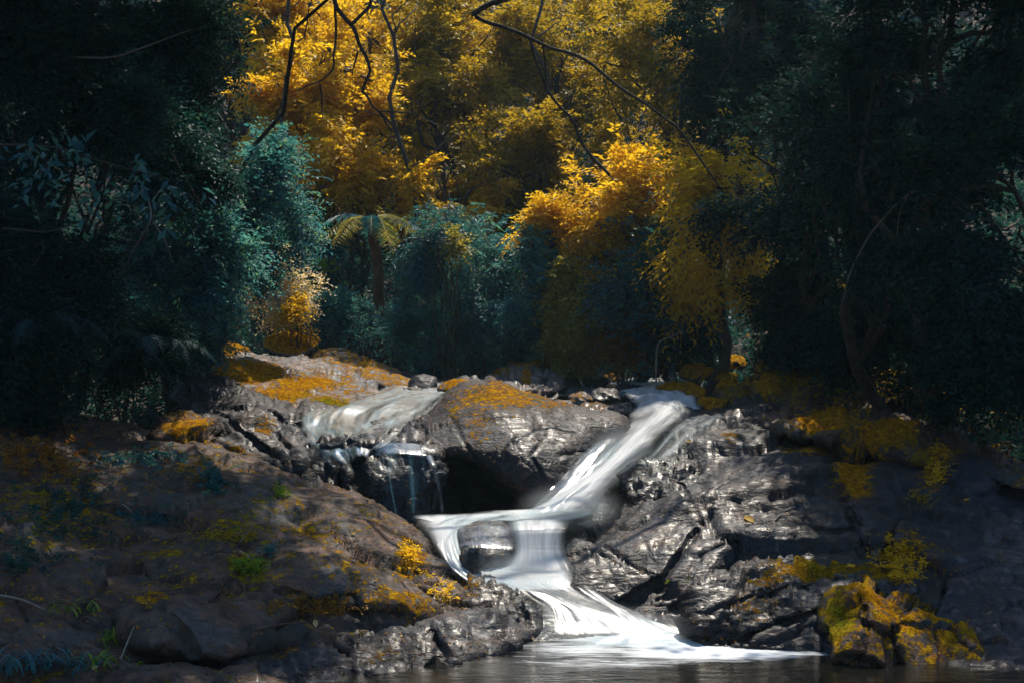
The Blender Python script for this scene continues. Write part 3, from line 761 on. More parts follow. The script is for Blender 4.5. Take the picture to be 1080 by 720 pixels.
rock('rock_lip', 'low dark rock lip between the white shelf and the pool',
     [(505,622),(540,606),(590,610),(640,640),(700,660),(740,676),(700,700),(600,700),(540,690)],
     [(510,624,15.1),(590,612,15.4),(700,662,14.7),(740,678,14.3),(700,698,13.6),(560,690,13.9),(600,640,14.9)],
     T=.6, R=9, rim=.1, seed=101, wet=.9, big=(.8,.03), fac=(.5,.03), fine=(.15,.006))

for i, (px, py, rx, ry, d, txt) in enumerate([
    (322, 622, 27, 19, 13.75, 'rounded mossy stone above the middle of the flat ledge'),
    (388, 620, 20, 17, 14.15, 'upright rounded stone set in the left slope behind the ledge'),
    (432, 646, 24, 13, 13.9, 'low stone at the back of the ledge beside the dark knob'),
    (246, 636, 30, 20, 13.35, 'broad grey stone behind the grooved boulder'),
    (200, 607, 34, 16, 14.0, 'long low stone in the middle of the left slope'),
    (50, 612, 36, 18, 13.0, 'dim stone sunk in the far left slope'),
    (446, 616, 14, 14, 14.45, 'small stone under the gold leaved plant')]):
    blob('rock', txt, px, py, rx, ry, d, 120 + i, dd=.45, mat='brown', wet=.25, upmoss=.35, hue=.3, fac=(.4, .04))

# ---------------------------------------------------------------- water
WM = {}
WM['main'] = water_material('white_falling_water', .22, .52, .35, 4.0, 1.0)
WM['veil'] = water_material('thin_water_veil', .42, .74, .5, 6.0, .72, tint=(.62, .72, .77))
WM['slide'] = water_material('sliding_water_film', .46, .76, .8, 5.0, .62, tint=(.50, .70, .80), gloss=.9)
WM['blue'] = water_material('blue_water_curtain', .50, .74, .5, 7.0, .65, tint=(.22, .55, .68))
WM['trickle'] = water_material('trickling_water', .46, .78, .5, 7.0, .38, tint=(.62, .72, .77))

def interp_line(pts, t):
    pts = np.array(pts, float)
    L = np.concatenate([[0], np.cumsum(np.hypot(*np.diff(pts[:, :2], axis=0).T))])
    L /= L[-1]
    # smooth (Catmull-like) by averaging two linear passes
    def lin(tt):
        return np.stack([np.interp(tt, L, pts[:, k]) for k in range(pts.shape[1])], 1)
    w = 0.05
    return (lin(np.clip(t - w, 0, 1)) + 2 * lin(t) + lin(np.clip(t + w, 0, 1))) / 4 * 1.0

def stream(name, left, right, mat, nu=90, nv=40, density=((0, .5), (1, .5)), crown=0.08, wav=0.03, fade=(0.06, 0.06), side=0.18, seed=1):
    t = np.linspace(0, 1, nu); s = np.linspace(0, 1, nv)
    Lp, Rp = interp_line(left, t), interp_line(right, t)
    A = np.array([P(*a) for a in Lp]); B = np.array([P(*b) for b in Rp])
    V = A[:, None] * (1 - s)[None, :, None] + B[:, None] * s[None, :, None]
    Lw = np.concatenate([[0], np.cumsum(np.linalg.norm(np.diff((A + B) / 2, axis=0), axis=1))])
    width = np.linalg.norm(A - B, axis=1).mean()
    U = np.repeat(Lw[:, None], nv, 1); W = np.repeat((s * width)[None], nu, 0)
    bulge = crown * np.sin(np.pi * s)[None, :] * np.ones((nu, 1))
    nz = fbm(np.stack([U * .8, W * 3.5, np.full_like(U, seed)], -1).reshape(-1, 3), 4, seed).reshape(nu, nv)
    V[..., 1] -= bulge * 1.0 + nz * wav
    V[..., 2] += bulge * .5 + nz * wav
    dn = np.interp(t, [a for a, _ in density], [b for _, b in density])[:, None] * np.ones((1, nv))
    rag = fbm(np.stack([U * 1.2, W * 2, np.full_like(U, seed + 5)], -1).reshape(-1, 3), 3, seed + 8).reshape(nu, nv)
    eg = np.clip((np.minimum(s, 1 - s)[None] / side) + rag * .45, 0, 1) * (np.minimum(s, 1 - s)[None] > .001)
    e2 = np.clip(t / max(fade[0], 1e-4), 0, 1) * np.clip((1 - t) / max(fade[1], 1e-4), 0, 1)
    eg = eg * e2[:, None]
    eg = eg * eg * (3 - 2 * eg)
    I = np.arange(nu * nv).reshape(nu, nv)
    fc = np.stack([I[:-1, :-1], I[:-1, 1:], I[1:, 1:], I[1:, :-1]], -1).reshape(-1, 4)
    V = V.reshape(-1, 3)
    o = mesh_obj(name, V, fc, WM[mat], origin=V.mean(0), attrs={'density': dn.ravel(), 'edge': eg.ravel()}, uvs=np.stack([U, W], -1).reshape(-1, 2))
    return tag(o, kind='structure')

# dark pool in front
px_ = np.linspace(-9, 9, 220); py_ = np.linspace(4, 16.2, 200)
PX, PY = np.meshgrid(px_, py_)
foam = np.zeros_like(PX)
def foam_at(px, py, rx, ry, s):
    global foam
    d = CAMZ * F / (py - 360.0); c = P(px, py, d)
    foam = np.maximum(foam, s * np.exp(-(((PX - c[0]) / rx) ** 2 + ((PY - c[1]) / ry) ** 2)))
foam_at(650, 668, .9, 1.0, 1.0); foam_at(700, 676, .8, .7, 1.0); foam_at(620, 684, 1.1, .7, .72); foam_at(745, 688, 1.3, .5, .95)
foam_at(815, 688, .9, .25, .8); foam_at(560, 690, .9, .5, .52); foam_at(760, 700, 1.4, .35, .46); foam_at(650, 698, 1.7, .55, .62); foam_at(520, 700, .9, .3, .3)
PZ = 0.006 * fbm(np.stack([PX * 2, PY * 5, PX * 0], -1).reshape(-1, 3), 4, 3).reshape(PX.shape)
I = np.arange(PX.size).reshape(PX.shape)
pool = mesh_obj('pool', np.stack([PX, PY, PZ], -1).reshape(-1, 3), np.stack([I[:-1, :-1], I[:-1, 1:], I[1:, 1:], I[1:, :-1]], -1).reshape(-1, 4), pool_material(), attrs={'foam': foam.ravel()})
tag(pool, kind='structure')

# lower fall and its two fans
stream('lower_fall', [(505,612,15.05),(545,620,14.75),(572,640,14.45),(574,660,14.2),(578,672,14.0)], [(600,604,15.4),(600,618,15.1),(640,640,14.7),(700,655,14.35),(735,668,14.15)], 'veil', density=((0,.9),(.2,.5),(.5,.0),(.75,.1),(1,.8)), crown=.05, wav=.02, fade=(.1,.08), side=.14, seed=3)
stream('foam_fan', [(600,618,14.95),(640,645,14.45),(655,664,14.1),(600,682,13.8)], [(622,616,15.0),(655,636,14.7),(700,655,14.35),(735,668,14.1),(742,682,13.85)], 'veil', density=((0,.4),(.5,.45),(1,.6)), crown=.05, wav=.02, fade=(.2,.25), side=.3, seed=4)
# shelf of white water above it
stream('white_shelf', [(462,600,15.5),(490,608,15.3),(515,620,15.05),(540,626,14.9)], [(600,590,15.9),(606,600,15.6),(604,612,15.3),(600,622,15.1)], 'main', density=((0,.8),(1,.9)), crown=.04, wav=.02, fade=(.15,.15), side=.16, seed=5)
# middle pool, curving over its sill
stream('middle_fall', [(490,539,17.4),(512,544,16.7),(524,549,16.25),(531,557,15.9),(537,580,15.68),(524,606,15.4)], [(650,534,17.5),(628,541,16.9),(606,548,16.4),(599,556,16.05),(595,580,15.85),(610,606,15.5)], 'main', nu=130, nv=60, density=((0,.7),(.25,.95),(.5,.7),(.8,.8),(1,1)), crown=.06, wav=.014, fade=(.12,.1), side=.3, seed=6)
stream('middle_fall', [(468,543,16.6),(472,552,15.95),(478,575,15.15),(482,602,14.9)], [(548,543,16.7),(548,552,15.95),(547,578,15.2),(546,606,14.95)], 'trickle', density=((0,.5),(.25,.15),(.7,.05),(1,.5)), crown=.04, wav=.02, fade=(.05,.2), side=.3, seed=7)
stream('side_fall', [(428,542,17.0),(434,547,16.6),(446,556,16.0),(458,576,15.55),(474,600,15.15),(508,624,14.8)], [(580,538,17.3),(530,543,16.7),(482,551,16.15),(484,577,15.6),(500,606,15.25),(548,614,15.1)], 'main', nu=120, nv=50, density=((0,.15),(.25,.5),(.55,.7),(1,.9)), crown=.05, wav=.02, fade=(.15,.12), side=.2, seed=8)
stream('basin', [(432,541,17.0),(434,545,16.6),(444,549,16.3)], [(640,537,17.4),(622,543,16.9),(606,548,16.45)], 'main', nu=30, nv=80, density=((0,.3),(1,.9)), crown=-.02, wav=.035, fade=(.3,.25), side=.06, seed=9)
# main chute
stream('main_chute', [(660,428,21.8),(666,442,20.6),(656,458,19.4),(632,480,18.5),(606,504,17.7),(580,524,17.0),(556,538,16.7),(524,550,16.3)], [(745,424,22.0),(728,440,20.9),(708,456,19.7),(694,475,18.8),(668,500,17.9),(650,520,17.2),(640,536,16.85),(632,550,16.4)], 'main', nu=140, nv=60, density=((0,.9),(.2,1),(.45,.95),(.8,1),(1,1)), crown=.24, wav=.045, fade=(.05,.1), side=.42, seed=10)
stream('chute_mist', [(622,466,18.6),(600,486,17.9),(582,510,17.3),(545,546,16.5)], [(668,462,18.9),(656,485,18.2),(632,512,17.4),(605,547,16.5)], 'veil', density=((0,.1),(.5,.3),(1,.8)), crown=.12, wav=.05, fade=(.2,.08), side=.35, seed=11)
stream('chute_edge', [(722,440,21.0),(702,456,19.9),(690,472,19.2),(672,492,18.1)], [(768,434,21.0),(742,452,19.6),(722,470,18.7),(700,488,18.1)], 'veil', density=((0,.3),(.6,.15),(1,.05)), crown=.05, wav=.03, fade=(.1,.2), side=.25, seed=12)
stream('rapids', [(655,403,27),(650,412,25),(668,424,22.8),(664,436,21.6)], [(735,402,27),(722,410,25),(738,420,23),(742,432,21.8)], 'main', density=((0,.2),(.4,.6),(1,1)), crown=.08, wav=.08, fade=(.1,.05), side=.15, seed=15)
stream('upper_stream', [(500,398,33),(540,408,27),(560,416,24.5)], [(730,396,33),(690,406,27),(660,420,24)], 'slide', density=((0,.2),(1,.3)), crown=.02, wav=.04, fade=(.2,.1), side=.1, seed=16)
# sheet sliding down to the left cascade
stream('sliding_water', [(415,398,27),(396,414,23.6),(350,430,21.0),(316,432,20.2),(312,452,19.3),(330,478,18.15),(356,500,17.35)], [(520,402,26),(470,414,22.8),(452,428,21.0),(436,440,20.0),(426,452,18.7),(420,462,17.9),(400,474,17.5)], 'slide', nu=120, nv=60, density=((0,.25),(.4,.12),(.8,.18),(1,0)), crown=.05, wav=.05, fade=(.08,.12), side=.1, seed=17)
stream('left_cascade', [(392,467,17.4),(394,480,17.0),(402,520,16.9),(408,545,16.8)], [(450,468,17.5),(450,480,17.05),(452,520,16.95),(450,545,16.9)], 'blue', density=((0,.6),(.3,.1),(1,.15)), crown=.05, wav=.02, fade=(.02,.06), side=.2, seed=19)
stream('water_thread', [(446,478,17.4),(452,490,17.0),(458,520,16.9),(460,544,16.8)], [(456,478,17.4),(461,490,17.0),(467,520,16.9),(472,544,16.8)], 'veil', nv=12, density=((0,.3),(1,.3)), crown=.02, wav=.01, fade=(.05,.1), side=.45, seed=20)

# ---------------------------------------------------------------- vegetation builders
def leaf_quads(base, dirv, nrm, length, width, fold=0.18):
    """one folded leaf per row: base, two sides, tip"""
    side = np.cross(dirv, nrm); side /= np.linalg.norm(side, axis=1, keepdims=True) + 1e-9
    up = np.cross(side, dirv)
    L = length[:, None]; W = width[:, None]
    mid = base + dirv * L * .45
    v = np.stack([base, mid + side * W * .5 + up * W * fold, base + dirv * L - up * L * .12, mid - side * W * .5 + up * W * fold], 1)
    return v.reshape(-1, 3)

def quad_faces(n):
    return np.arange(n * 4).reshape(n, 4)

def norm(v):
    return v / (np.linalg.norm(v, axis=-1, keepdims=True) + 1e-9)

def sprays(rng, origin, dirn, length, K, leaf, aspect, droop=0.35, spread=0.9, flat=0.7):
    """twigs carrying K leaves each in two rows"""
    S = len(origin)
    t = (np.arange(K) + 1) / K
    ref = np.tile([0, 0, 1.0], (S, 1)) + rng.normal(0, .5 * (1.2 - flat), (S, 3))
    side = norm(np.cross(dirn, ref)); upv = np.cross(side, dirn)
    pos = origin[:, None] + dirn[:, None] * (length[:, None, None] * t[None, :, None])
    pos[..., 2] -= droop * length[:, None] * t[None] ** 2
    sg = np.where(np.arange(K) % 2 == 0, 1.0, -1.0)[None, :, None]
    ld = dirn[:, None] * .55 + side[:, None] * sg * spread + upv[:, None] * .05 + rng.normal(0, .28, (S, K, 3))
    ld[..., 2] -= droop * .6
    ld = norm(ld)
    nn = norm(upv[:, None] + rng.normal(0, .35, (S, K, 3)))
    sz = leaf * rng.uniform(.65, 1.25, (S, K)) * (1.05 - .3 * t)[None]
    v = leaf_quads(pos.reshape(-1, 3), ld.reshape(-1, 3), nn.reshape(-1, 3), sz.ravel(), (sz * aspect).ravel())
    rnd = np.repeat(np.clip(rng.uniform(0, 1, S)[:, None] * .55 + rng.uniform(0, 1, (S, K)) * .45, 0, 1).ravel(), 4)
    return v, rnd

def tube(path, rad, k=7):
    path = np.array(path, float); n = len(path)
    tan = norm(np.gradient(path, axis=0))
    ref = np.tile([0.3, 1.0, 0.1], (n, 1)); a = norm(np.cross(tan, ref)); b = np.cross(tan, a)
    an = np.linspace(0, 2 * math.pi, k, endpoint=False)
    V = path[:, None] + (a[:, None] * np.cos(an)[None, :, None] + b[:, None] * np.sin(an)[None, :, None]) * np.array(rad)[:, None, None]
    V = np.concatenate([V.reshape(-1, 3), path[-1:] + tan[-1:] * rad[-1]])
    fs = []
    for i in range(n - 1):
        for j in range(k):
            j2 = (j + 1) % k
            fs.append((i * k + j, i * k + j2, (i + 1) * k + j2, (i + 1) * k + j))
    for j in range(k):
        fs.append(((n - 1) * k + j, (n - 1) * k + (j + 1) % k, n * k))
    fs.append(tuple(range(k))[::-1])
    return V, fs

class MB:
    def __init__(s): s.v = []; s.f = []; s.n = 0
    def add(s, V, fs):
        s.v.append(V); s.f += [tuple(i + s.n for i in f) for f in fs]; s.n += len(V)
    def tube(s, path, rad, k=7): s.add(*tube(path, rad, k))
    def build(s, name, mat, parent=None, origin=None):
        return mesh_obj(name, np.concatenate(s.v), s.f, mat, parent, origin)

def curve(rng, a, b, n, wob, sag=0.0):
    a, b = np.array(a, float), np.array(b, float)
    t = np.linspace(0, 1, n)
    p = a + (b - a) * t[:, None]
    off = np.cumsum(rng.normal(0, 1, (n, 3)), 0); off -= off[0] + (off[-1] - off[0]) * t[:, None]
    p += off * wob * np.linalg.norm(b - a) / n
    p[:, 2] += sag * np.sin(np.pi * t)
    return p

def crown_points(rng, n, c, r, clump, seed, gate=-0.05, shell=0.35, fill=.25):
    """twig origins gathered in clumps through an uneven ellipsoid"""
    nl = 18
    ld = norm(rng.normal(0, 1, (nl, 3)) + np.array([0, 0, .25])); ll = rng.uniform(.55, 1.25, nl)
    sag = rng.uniform(-.1, .3, nl)
    out = []
    tot = 0
    while tot < n:
        k = rng.integers(0, nl, n * 2)
        t = rng.uniform(.12, 1, n * 2) ** .75
        side_ = rng.normal(0, .5, (n * 2, 3)); side_[:, 2] *= .45
        p = c + (ld[k] * (ll[k] * t)[:, None] + side_ * (.12 + .26 * t * (1.15 - t) * 2)[:, None]) * r
        p[:, 2] -= sag[k] * r[2] * t ** 2
        q = c + norm(rng.normal(0, 1, p.shape)) * (rng.uniform(shell, 1, (len(p), 1)) ** .6) * r * (1 + .4 * vnoise(p * 1.3 + seed, seed))[:, None]
        p = np.where((rng.uniform(0, 1, len(p)) < fill)[:, None], q, p)
        g = vnoise(p / clump + seed * 3.3, seed + 5) + .5 * vnoise(p / clump * 2.3, seed + 6)
        p = p[g > gate]; out.append(p); tot += len(p)
        if len(p) == 0: gate -= .1
    return np.concatenate(out)[:n]

def foliage_mesh(name, parent, mat, centre, r, n, K, leaf, seed, aspect=.42, droop=.35, twig=.35, clump=.8, gate=-.05, shell=.35, hang=0.0):
    rng = np.random.default_rng(seed)
    centre = np.array(centre, float); r = np.array(r, float)
    o = crown_points(rng, n, centre, r, clump, seed, gate, shell)
    d = norm((o - centre) / r + rng.normal(0, .55, o.shape) + np.array([0, 0, .1 - hang]))
    v, rnd = sprays(rng, o, d, rng.uniform(.6, 1.3, n) * twig, K, leaf, aspect, droop)
    return mesh_obj(name, v, quad_faces(len(v) // 4), M[mat], parent, attrs={'rnd': rnd}, smooth=False)

def tree(name, label, cat, px, py, d, rx, ry, mat, n, leaf=.10, K=8, seed=1, bark='bark', rd=None, lean=0.0, trunk_r=None, base=None, group=None, **kw):
    rng = np.random.default_rng(seed + 1000)
    c = P(px, py, d); sc = d / F
    r = np.array([rx * sc, rd or max(rx, ry) * sc * .75, ry * sc])
    bx, by = (c[0] + lean, c[1] + rng.uniform(0, .8)) if base is None else base
    bz = float(ground_z(bx, by)) - .15
    root = empty(name, (bx, by, bz)); tag(root, label, cat, group)
    mb = MB()
    tr = trunk_r or (.04 + .025 * max(0.5, c[2] - bz) ** .8)
    top = c + np.array([0, 0, r[2] * .5])
    path = curve(rng, (bx, by, bz), top, 12, .35)
    mb.tube(path, np.linspace(tr, tr * .25, 12), 8)
    for k in range(9):
        i = int(rng.integers(4, 11)); st = path[i]
        u = norm(rng.normal(0, 1, 3)); u[2] = abs(u[2]) * .6
        en = c + u * r * .85
        mb.tube(curve(rng, st, en, 7, .5, .1), np.linspace(tr * .4, tr * .08, 7), 5)
    mb.build('trunk', M[bark], root)
    foliage_mesh('crown', root, mat, c, r, n, K, leaf, seed, **kw)
    return root

def bush(name, label, px, py, d, rx, ry, mat, n, leaf=.08, K=8, seed=1, bark='bark', cat='bush', group=None, foot=None, rd=None, **kw):
    rng = np.random.default_rng(seed + 2000)
    c = P(px, py, d); sc = d / F
    r = np.array([rx * sc, rd or max(rx, ry) * sc * .7, ry * sc])
    bz = float(ground_z(c[0], c[1] + r[1] * .3)) - .1 if foot is None else foot
    root = empty(name, (c[0], c[1] + r[1] * .3, bz)); tag(root, label, cat, group)
    mb = MB()
    for k in range(7):
        u = norm(rng.normal(0, 1, 3)); u[2] = abs(u[2])
        st = np.array(root.location) + np.array([rng.normal(0, .06), rng.normal(0, .06), 0])
        mb.tube(curve(rng, st, c + u * r * .8, 8, .22), np.linspace(.025, .006, 8), 5)
    mb.build('stem', M[bark], root)
    foliage_mesh('foliage', root, mat, c, r, n, K, leaf, seed, **kw)
    return root

def frond(rng, parent, base, az, length, mat, rise=.9, droop=1.2, pinna=.22, name='frond', npin=26, wid=.16, simple=False):
    t = np.linspace(0, 1, 14)
    h = np.array([math.cos(az), math.sin(az), 0])
    p = base + h * (length * t)[:, None] * .9
    p[:, 2] += length * (rise * t - droop * t ** 2)
    tan = norm(np.gradient(p, axis=0))
    mb = MB(); mb.tube(p, np.linspace(.014, .003, 14), 4)
    tt = np.linspace(.08, 1, npin)
    bp = np.stack([np.interp(tt, t, p[:, k]) for k in range(3)], 1)
    tg = norm(np.stack([np.interp(tt, t, tan[:, k]) for k in range(3)], 1))
    sd = norm(np.cross(tg, [0, 0, 1.0]))
    up = np.cross(sd, tg)
    lv = []
    for s in (-1, 1):
        dd = norm(sd * s + tg * .45 - np.array([0, 0, .25]) + rng.normal(0, .05, sd.shape))
        ln = pinna * length * np.sin(np.pi * np.clip(tt * .9 + .08, 0, 1)) ** .7 * rng.uniform(.85, 1.1, npin)
        if simple:
            lv.append(leaf_quads(bp, dd, up, ln * 1.1, ln * .17, .1)); continue
        # each pinna is itself a row of leaflets
        nl = 7
        q = (np.arange(nl) + .5) / nl
        pos = bp[:, None] + dd[:, None] * (ln[:, None, None] * q[None, :, None]); pos[..., 2] -= .25 * ln[:, None] * q[None] ** 2
        for s2 in (-1, 1):
            ld = norm(tg[:, None] * s2 + dd[:, None] * .6 + rng.normal(0, .08, pos.shape))
            sz = (wid * length * .33) * (1 - .6 * q)[None] * np.ones((npin, 1)) * (np.sin(np.pi * np.clip(tt * .9 + .08, 0, 1)) ** .5)[:, None]
            lv.append(leaf_quads(pos.reshape(-1, 3), ld.reshape(-1, 3), np.repeat(up[:, None], nl, 1).reshape(-1, 3), sz.ravel(), sz.ravel() * .4, .05))
    L = np.concatenate(lv)
    V = np.concatenate(mb.v + [L])
    fs = mb.f + [tuple(f + mb.n) for f in quad_faces(len(L) // 4)]
    rv = np.full(len(V), rng.uniform(0, 1)); rv = np.clip(rv + rng.normal(0, .12, len(V)), 0, 1)
    return mesh_obj(name, V, fs, M[mat], parent, attrs={'rnd': rv}, smooth=False)

def fern(label, px, py, d, nf, length, mat, seed, name='fern', rise=.9, droop=1.1, group=None, zoff=0.0):
    rng = np.random.default_rng(seed)
    c = P(px, py, d)
    root = empty(name, tuple(c)); tag(root, label, 'fern', group)
    for k in range(nf):
        frond(rng, root, c, 2 * math.pi * (k + rng.uniform(-.3, .3)) / nf, length * rng.uniform(.75, 1.15), mat, rise * rng.uniform(.8, 1.2), droop * rng.uniform(.85, 1.15), npin=18)
    return root

# ---------------------------------------------------------------- trees and thickets
T_ = [
 # name, label, cat, px, py, d, rx, ry, mat, n, leaf, seed, kwargs
 ('tree','brightest orange gold tree high on the left of the gap','tree',345,105,33,85,115,'gold',3224,0.166,1,dict(gate=.06,twig=.45)),
 ('tree','glowing gold sapling in front of the orange tree','tree',385,200,32,52,42,'gold',1054,0.154,2,dict(twig=.4,gate=.05)),
 ('tree','slender tree with loose yellow leaf clusters right of the tree fern','tree',468,200,32,50,42,'gold',682,0.179,3,dict(twig=.4,gate=.2)),
 ('tree','tall olive gold tree at the top centre','tree',480,60,36,80,100,'olive',2852,0.166,4,dict(gate=.06,twig=.45)),
 ('tree','wide golden olive tree right of centre at the top','tree',590,60,37,90,95,'olive',2852,0.166,5,dict(gate=.06,twig=.45)),
 ('tree','brownish gold tree below the long dark branch','tree',570,180,33,80,62,'olive',1736,0.154,6,dict(twig=.4,gate=.02)),
 ('tree','dusky gold tree at the upper right of the gap','tree',690,80,33,75,110,'olive',2108,0.154,7,dict(twig=.4,gate=.05)),
 ('tree','dark tree at the top left edge of the gold','tree',262,40,36,60,75,'deep_shaded',2600,.12,8,dict(twig=.4)),
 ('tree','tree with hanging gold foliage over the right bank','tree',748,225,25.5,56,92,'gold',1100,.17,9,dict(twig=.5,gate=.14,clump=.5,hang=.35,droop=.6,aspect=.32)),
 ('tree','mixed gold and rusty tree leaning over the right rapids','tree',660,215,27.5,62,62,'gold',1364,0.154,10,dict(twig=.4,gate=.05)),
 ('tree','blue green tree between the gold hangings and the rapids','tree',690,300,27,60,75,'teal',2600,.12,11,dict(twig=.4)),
 ('tree','bluish leafy tree right of the gold hangings','tree',840,170,23.5,80,105,'deep_shaded',2600,.13,12,dict(twig=.45,gate=.08)),
 ('tree','dim tree high on the right','tree',930,150,20.5,90,130,'deep_shaded',3600,.13,13,dict(twig=.45)),
 ('tree','near black tree by the right edge above the bank','tree',1035,240,17.5,80,150,'deep_shaded',1900,.12,14,dict(base=(8.2,22),twig=.45)),
 ('tree','black crowned tree at the top right corner','tree',1010,20,20,110,100,'deep_shaded',3000,.14,15,dict(twig=.45)),
 ('tree','shaded tree at the top between gold and dark','tree',810,30,28,80,90,'deep_shaded',3000,.13,16,dict(twig=.45)),
 ('tree','bright teal leafy tree at the left edge of the gap','tree',265,215,25,62,75,'teal_lit',4200,.10,17,dict(twig=.4,gate=0,base=(-7.0,25.6))),
 ('tree','teal thicket tree above the left ferns','tree',195,285,22,72,75,'teal_lit',4200,.10,18,dict(twig=.4,gate=0)),
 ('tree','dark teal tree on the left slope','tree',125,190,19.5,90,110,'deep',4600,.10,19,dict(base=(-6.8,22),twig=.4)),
 ('tree','black crowned tree at the top left corner','tree',40,70,17,90,120,'deep_shaded',3800,.11,20,dict(base=(-8.2,20.5),twig=.4)),
 ('tree','shadowed tree at the top left of centre','tree',180,50,23,90,90,'deep_shaded',3800,.12,21,dict(twig=.4)),
 ('tree','dark tree low on the left edge','tree',35,290,16.5,90,95,'deep_shaded',3600,.10,22,dict(base=(-7.8,19.5),twig=.4)),
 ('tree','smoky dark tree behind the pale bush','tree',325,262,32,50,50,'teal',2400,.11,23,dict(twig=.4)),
 ('tree','dark gnarled tree under the hanging right branch','tree',1040,370,19,70,60,'deep_shaded',2200,.11,24,dict(base=(8.6,24),twig=.4)),
 ('tree','dark tree added to shut off the gold at the upper right','tree',775,50,27,60,85,'deep_shaded',2600,.13,29,dict(twig=.45)),  # tree added to darken the upper right corner
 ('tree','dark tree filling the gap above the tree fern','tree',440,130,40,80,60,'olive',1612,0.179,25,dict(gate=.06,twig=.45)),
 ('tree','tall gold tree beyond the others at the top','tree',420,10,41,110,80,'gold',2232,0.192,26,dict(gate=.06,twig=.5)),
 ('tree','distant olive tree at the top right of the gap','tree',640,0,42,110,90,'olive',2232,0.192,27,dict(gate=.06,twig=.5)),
 ('tree','orange leaved tree at the upper left of the gap','tree',300,20,35,60,60,'gold',1364,0.166,28,dict(twig=.4,gate=.05)),
]
TREES = {}
for (nm, lb, ct, px, py, d, rx, ry, mt, n, lf, sd, kw) in T_:
    TREES[sd] = tree(nm, lb, ct, px, py, d, rx, ry, mt, n, lf, seed=sd, **kw)
B_ = [
 ('pale sunlit bush with bleached twiggy leaves over the golden rock',292,308,27.2,42,38,'dry',1500,.085,51,dict(bark='bark_pale',twig=.3)),
 ('yellow leaved bush spilling over the golden rock',318,332,26.8,22,16,'gold',260,.09,52,dict(gate=.1)),
 ('teal bush right of the pale sunlit bush',355,345,29,38,32,'teal_lit',1700,.09,53,{}),
 ('drooping blue green bush beside the tree fern trunk',470,272,28.3,46,56,'teal',1900,.12,54,dict(gate=.1,hang=.7,droop=.7,aspect=.25)),
 ('tall blue green drooping bush at the centre over the falls',520,310,28.6,48,78,'teal_lit',3600,.12,55,dict(hang=.7,droop=.7,aspect=.25)),
 ('low teal bush at the foot of the tree fern',432,356,27.9,48,28,'teal_lit',2000,.10,56,dict(aspect=.25)),
 ('low bluish bush directly behind the skyline rocks',505,370,28.2,60,24,'teal_lit',2200,.10,57,dict(aspect=.25)),
 ('little yellow leaved bush in front of the blue green thicket',470,255,27.3,15,14,'frond',80,.12,58,dict(gate=.1)),
 ('orange gold columnar bush above the rapids',603,318,27.5,30,66,'frond',1300,.13,59,dict(hang=.5)),
 ('teal creeper bush left of the orange column',567,290,28,17,70,'teal_lit',1200,.11,60,dict(aspect=.7)),
 ('yellow topped bush over the round leaved creeper',585,235,28,34,28,'gold',900,.11,61,dict(gate=.1)),
 ('rust and teal low bush at the right end of the rapids',660,362,27,50,24,'rust',1700,.08,62,{}),
 ('dark bush under the gold hangings',730,345,26.5,50,42,'deep_shaded',2000,.10,63,{}),
 ('black bush behind the mossy bench',850,330,23.5,80,55,'deep_shaded',2600,.11,64,{}),
 ('dim bush at the far right behind the bench',960,350,21.5,80,60,'deep_shaded',2400,.11,65,{}),
 ('sparse yellow leaved bush above the mossy bench',882,335,24,26,30,'olive',260,.13,66,dict(gate=.2,droop=.6)),
 ('small bush with shade darkened leaves by the right edge',1010,200,21,40,28,'rust_shaded',160,.15,67,dict(gate=.2)),
 ('dark fringe bush hanging behind the ochre hump',120,370,20,75,48,'deep_shaded',2600,.10,68,dict(aspect=.25)),
 ('near black bush at the left edge above the slope',15,395,18,75,45,'deep_shaded',2200,.10,69,{}),
 ('teal bush beside the upright narrow rock',205,350,22.5,42,42,'teal',1800,.09,70,{}),
 ('tiny yellow bush among the teal thicket',226,326,23.5,9,7,'gold',70,.08,71,{}),
 ('yellow and teal bush under the gold sapling',345,300,30,40,34,'bright',1100,.10,72,dict(gate=.1)),
 ('dusky olive bush behind the central thicket',530,232,34,60,40,'olive',1700,.11,73,{}),
]
for (lb, px, py, d, rx, ry, mt, n, lf, sd, kw) in B_:
    bush('bush', lb, px, py, d, rx, ry, mt, n, lf, seed=sd, **kw)

# trees with unseen crowns added to block sun and sky, open above the falls
def canopy(label, c, r, base, n, seed, limbs=(), mat="deep", tr=.22, leaf=.26, **kw):
    rng = np.random.default_rng(seed)
    bz = float(ground_z(*base)) - .2
    root = empty('tree', (base[0], base[1], bz)); tag(root, label, 'tree')
    c = np.array(c, float)
    mb = MB(); path = curve(rng, (base[0], base[1], bz), c, 14, .25)
    mb.tube(path, np.linspace(tr, tr * .35, 14), 9)
    for k in range(8):
        u = norm(rng.normal(0, 1, 3)) * np.array(r) * .8
        mb.tube(curve(rng, path[int(rng.integers(9, 13))], c + u, 8, .35), np.linspace(tr * .4, .015, 8), 6)
    mb.build('trunk', M['bark'], root)
    foliage_mesh('crown', root, mat, c, r, n, 8, leaf, seed, twig=.6, clump=1.3, shell=0.05, gate=kw.get('gate', -.15))
    for (pts, r0, r1) in limbs:
        w = np.array([P(*p) for p in pts]); k = np.linspace(0, len(w) - 1, len(w) * 4)
        w = np.stack([np.interp(k, np.arange(len(w)), w[:, j]) for j in range(3)], 1)
        w += np.stack([vnoise(np.stack([k * 1.1, k * 0 + j, k * 0 + seed], 1), seed + j) for j in range(3)], 1) * .05
        mb = MB(); mb.tube(w, np.linspace(r0, r1, len(w)), 7)
        mb.build('limb', M['bark'], root)
    return root
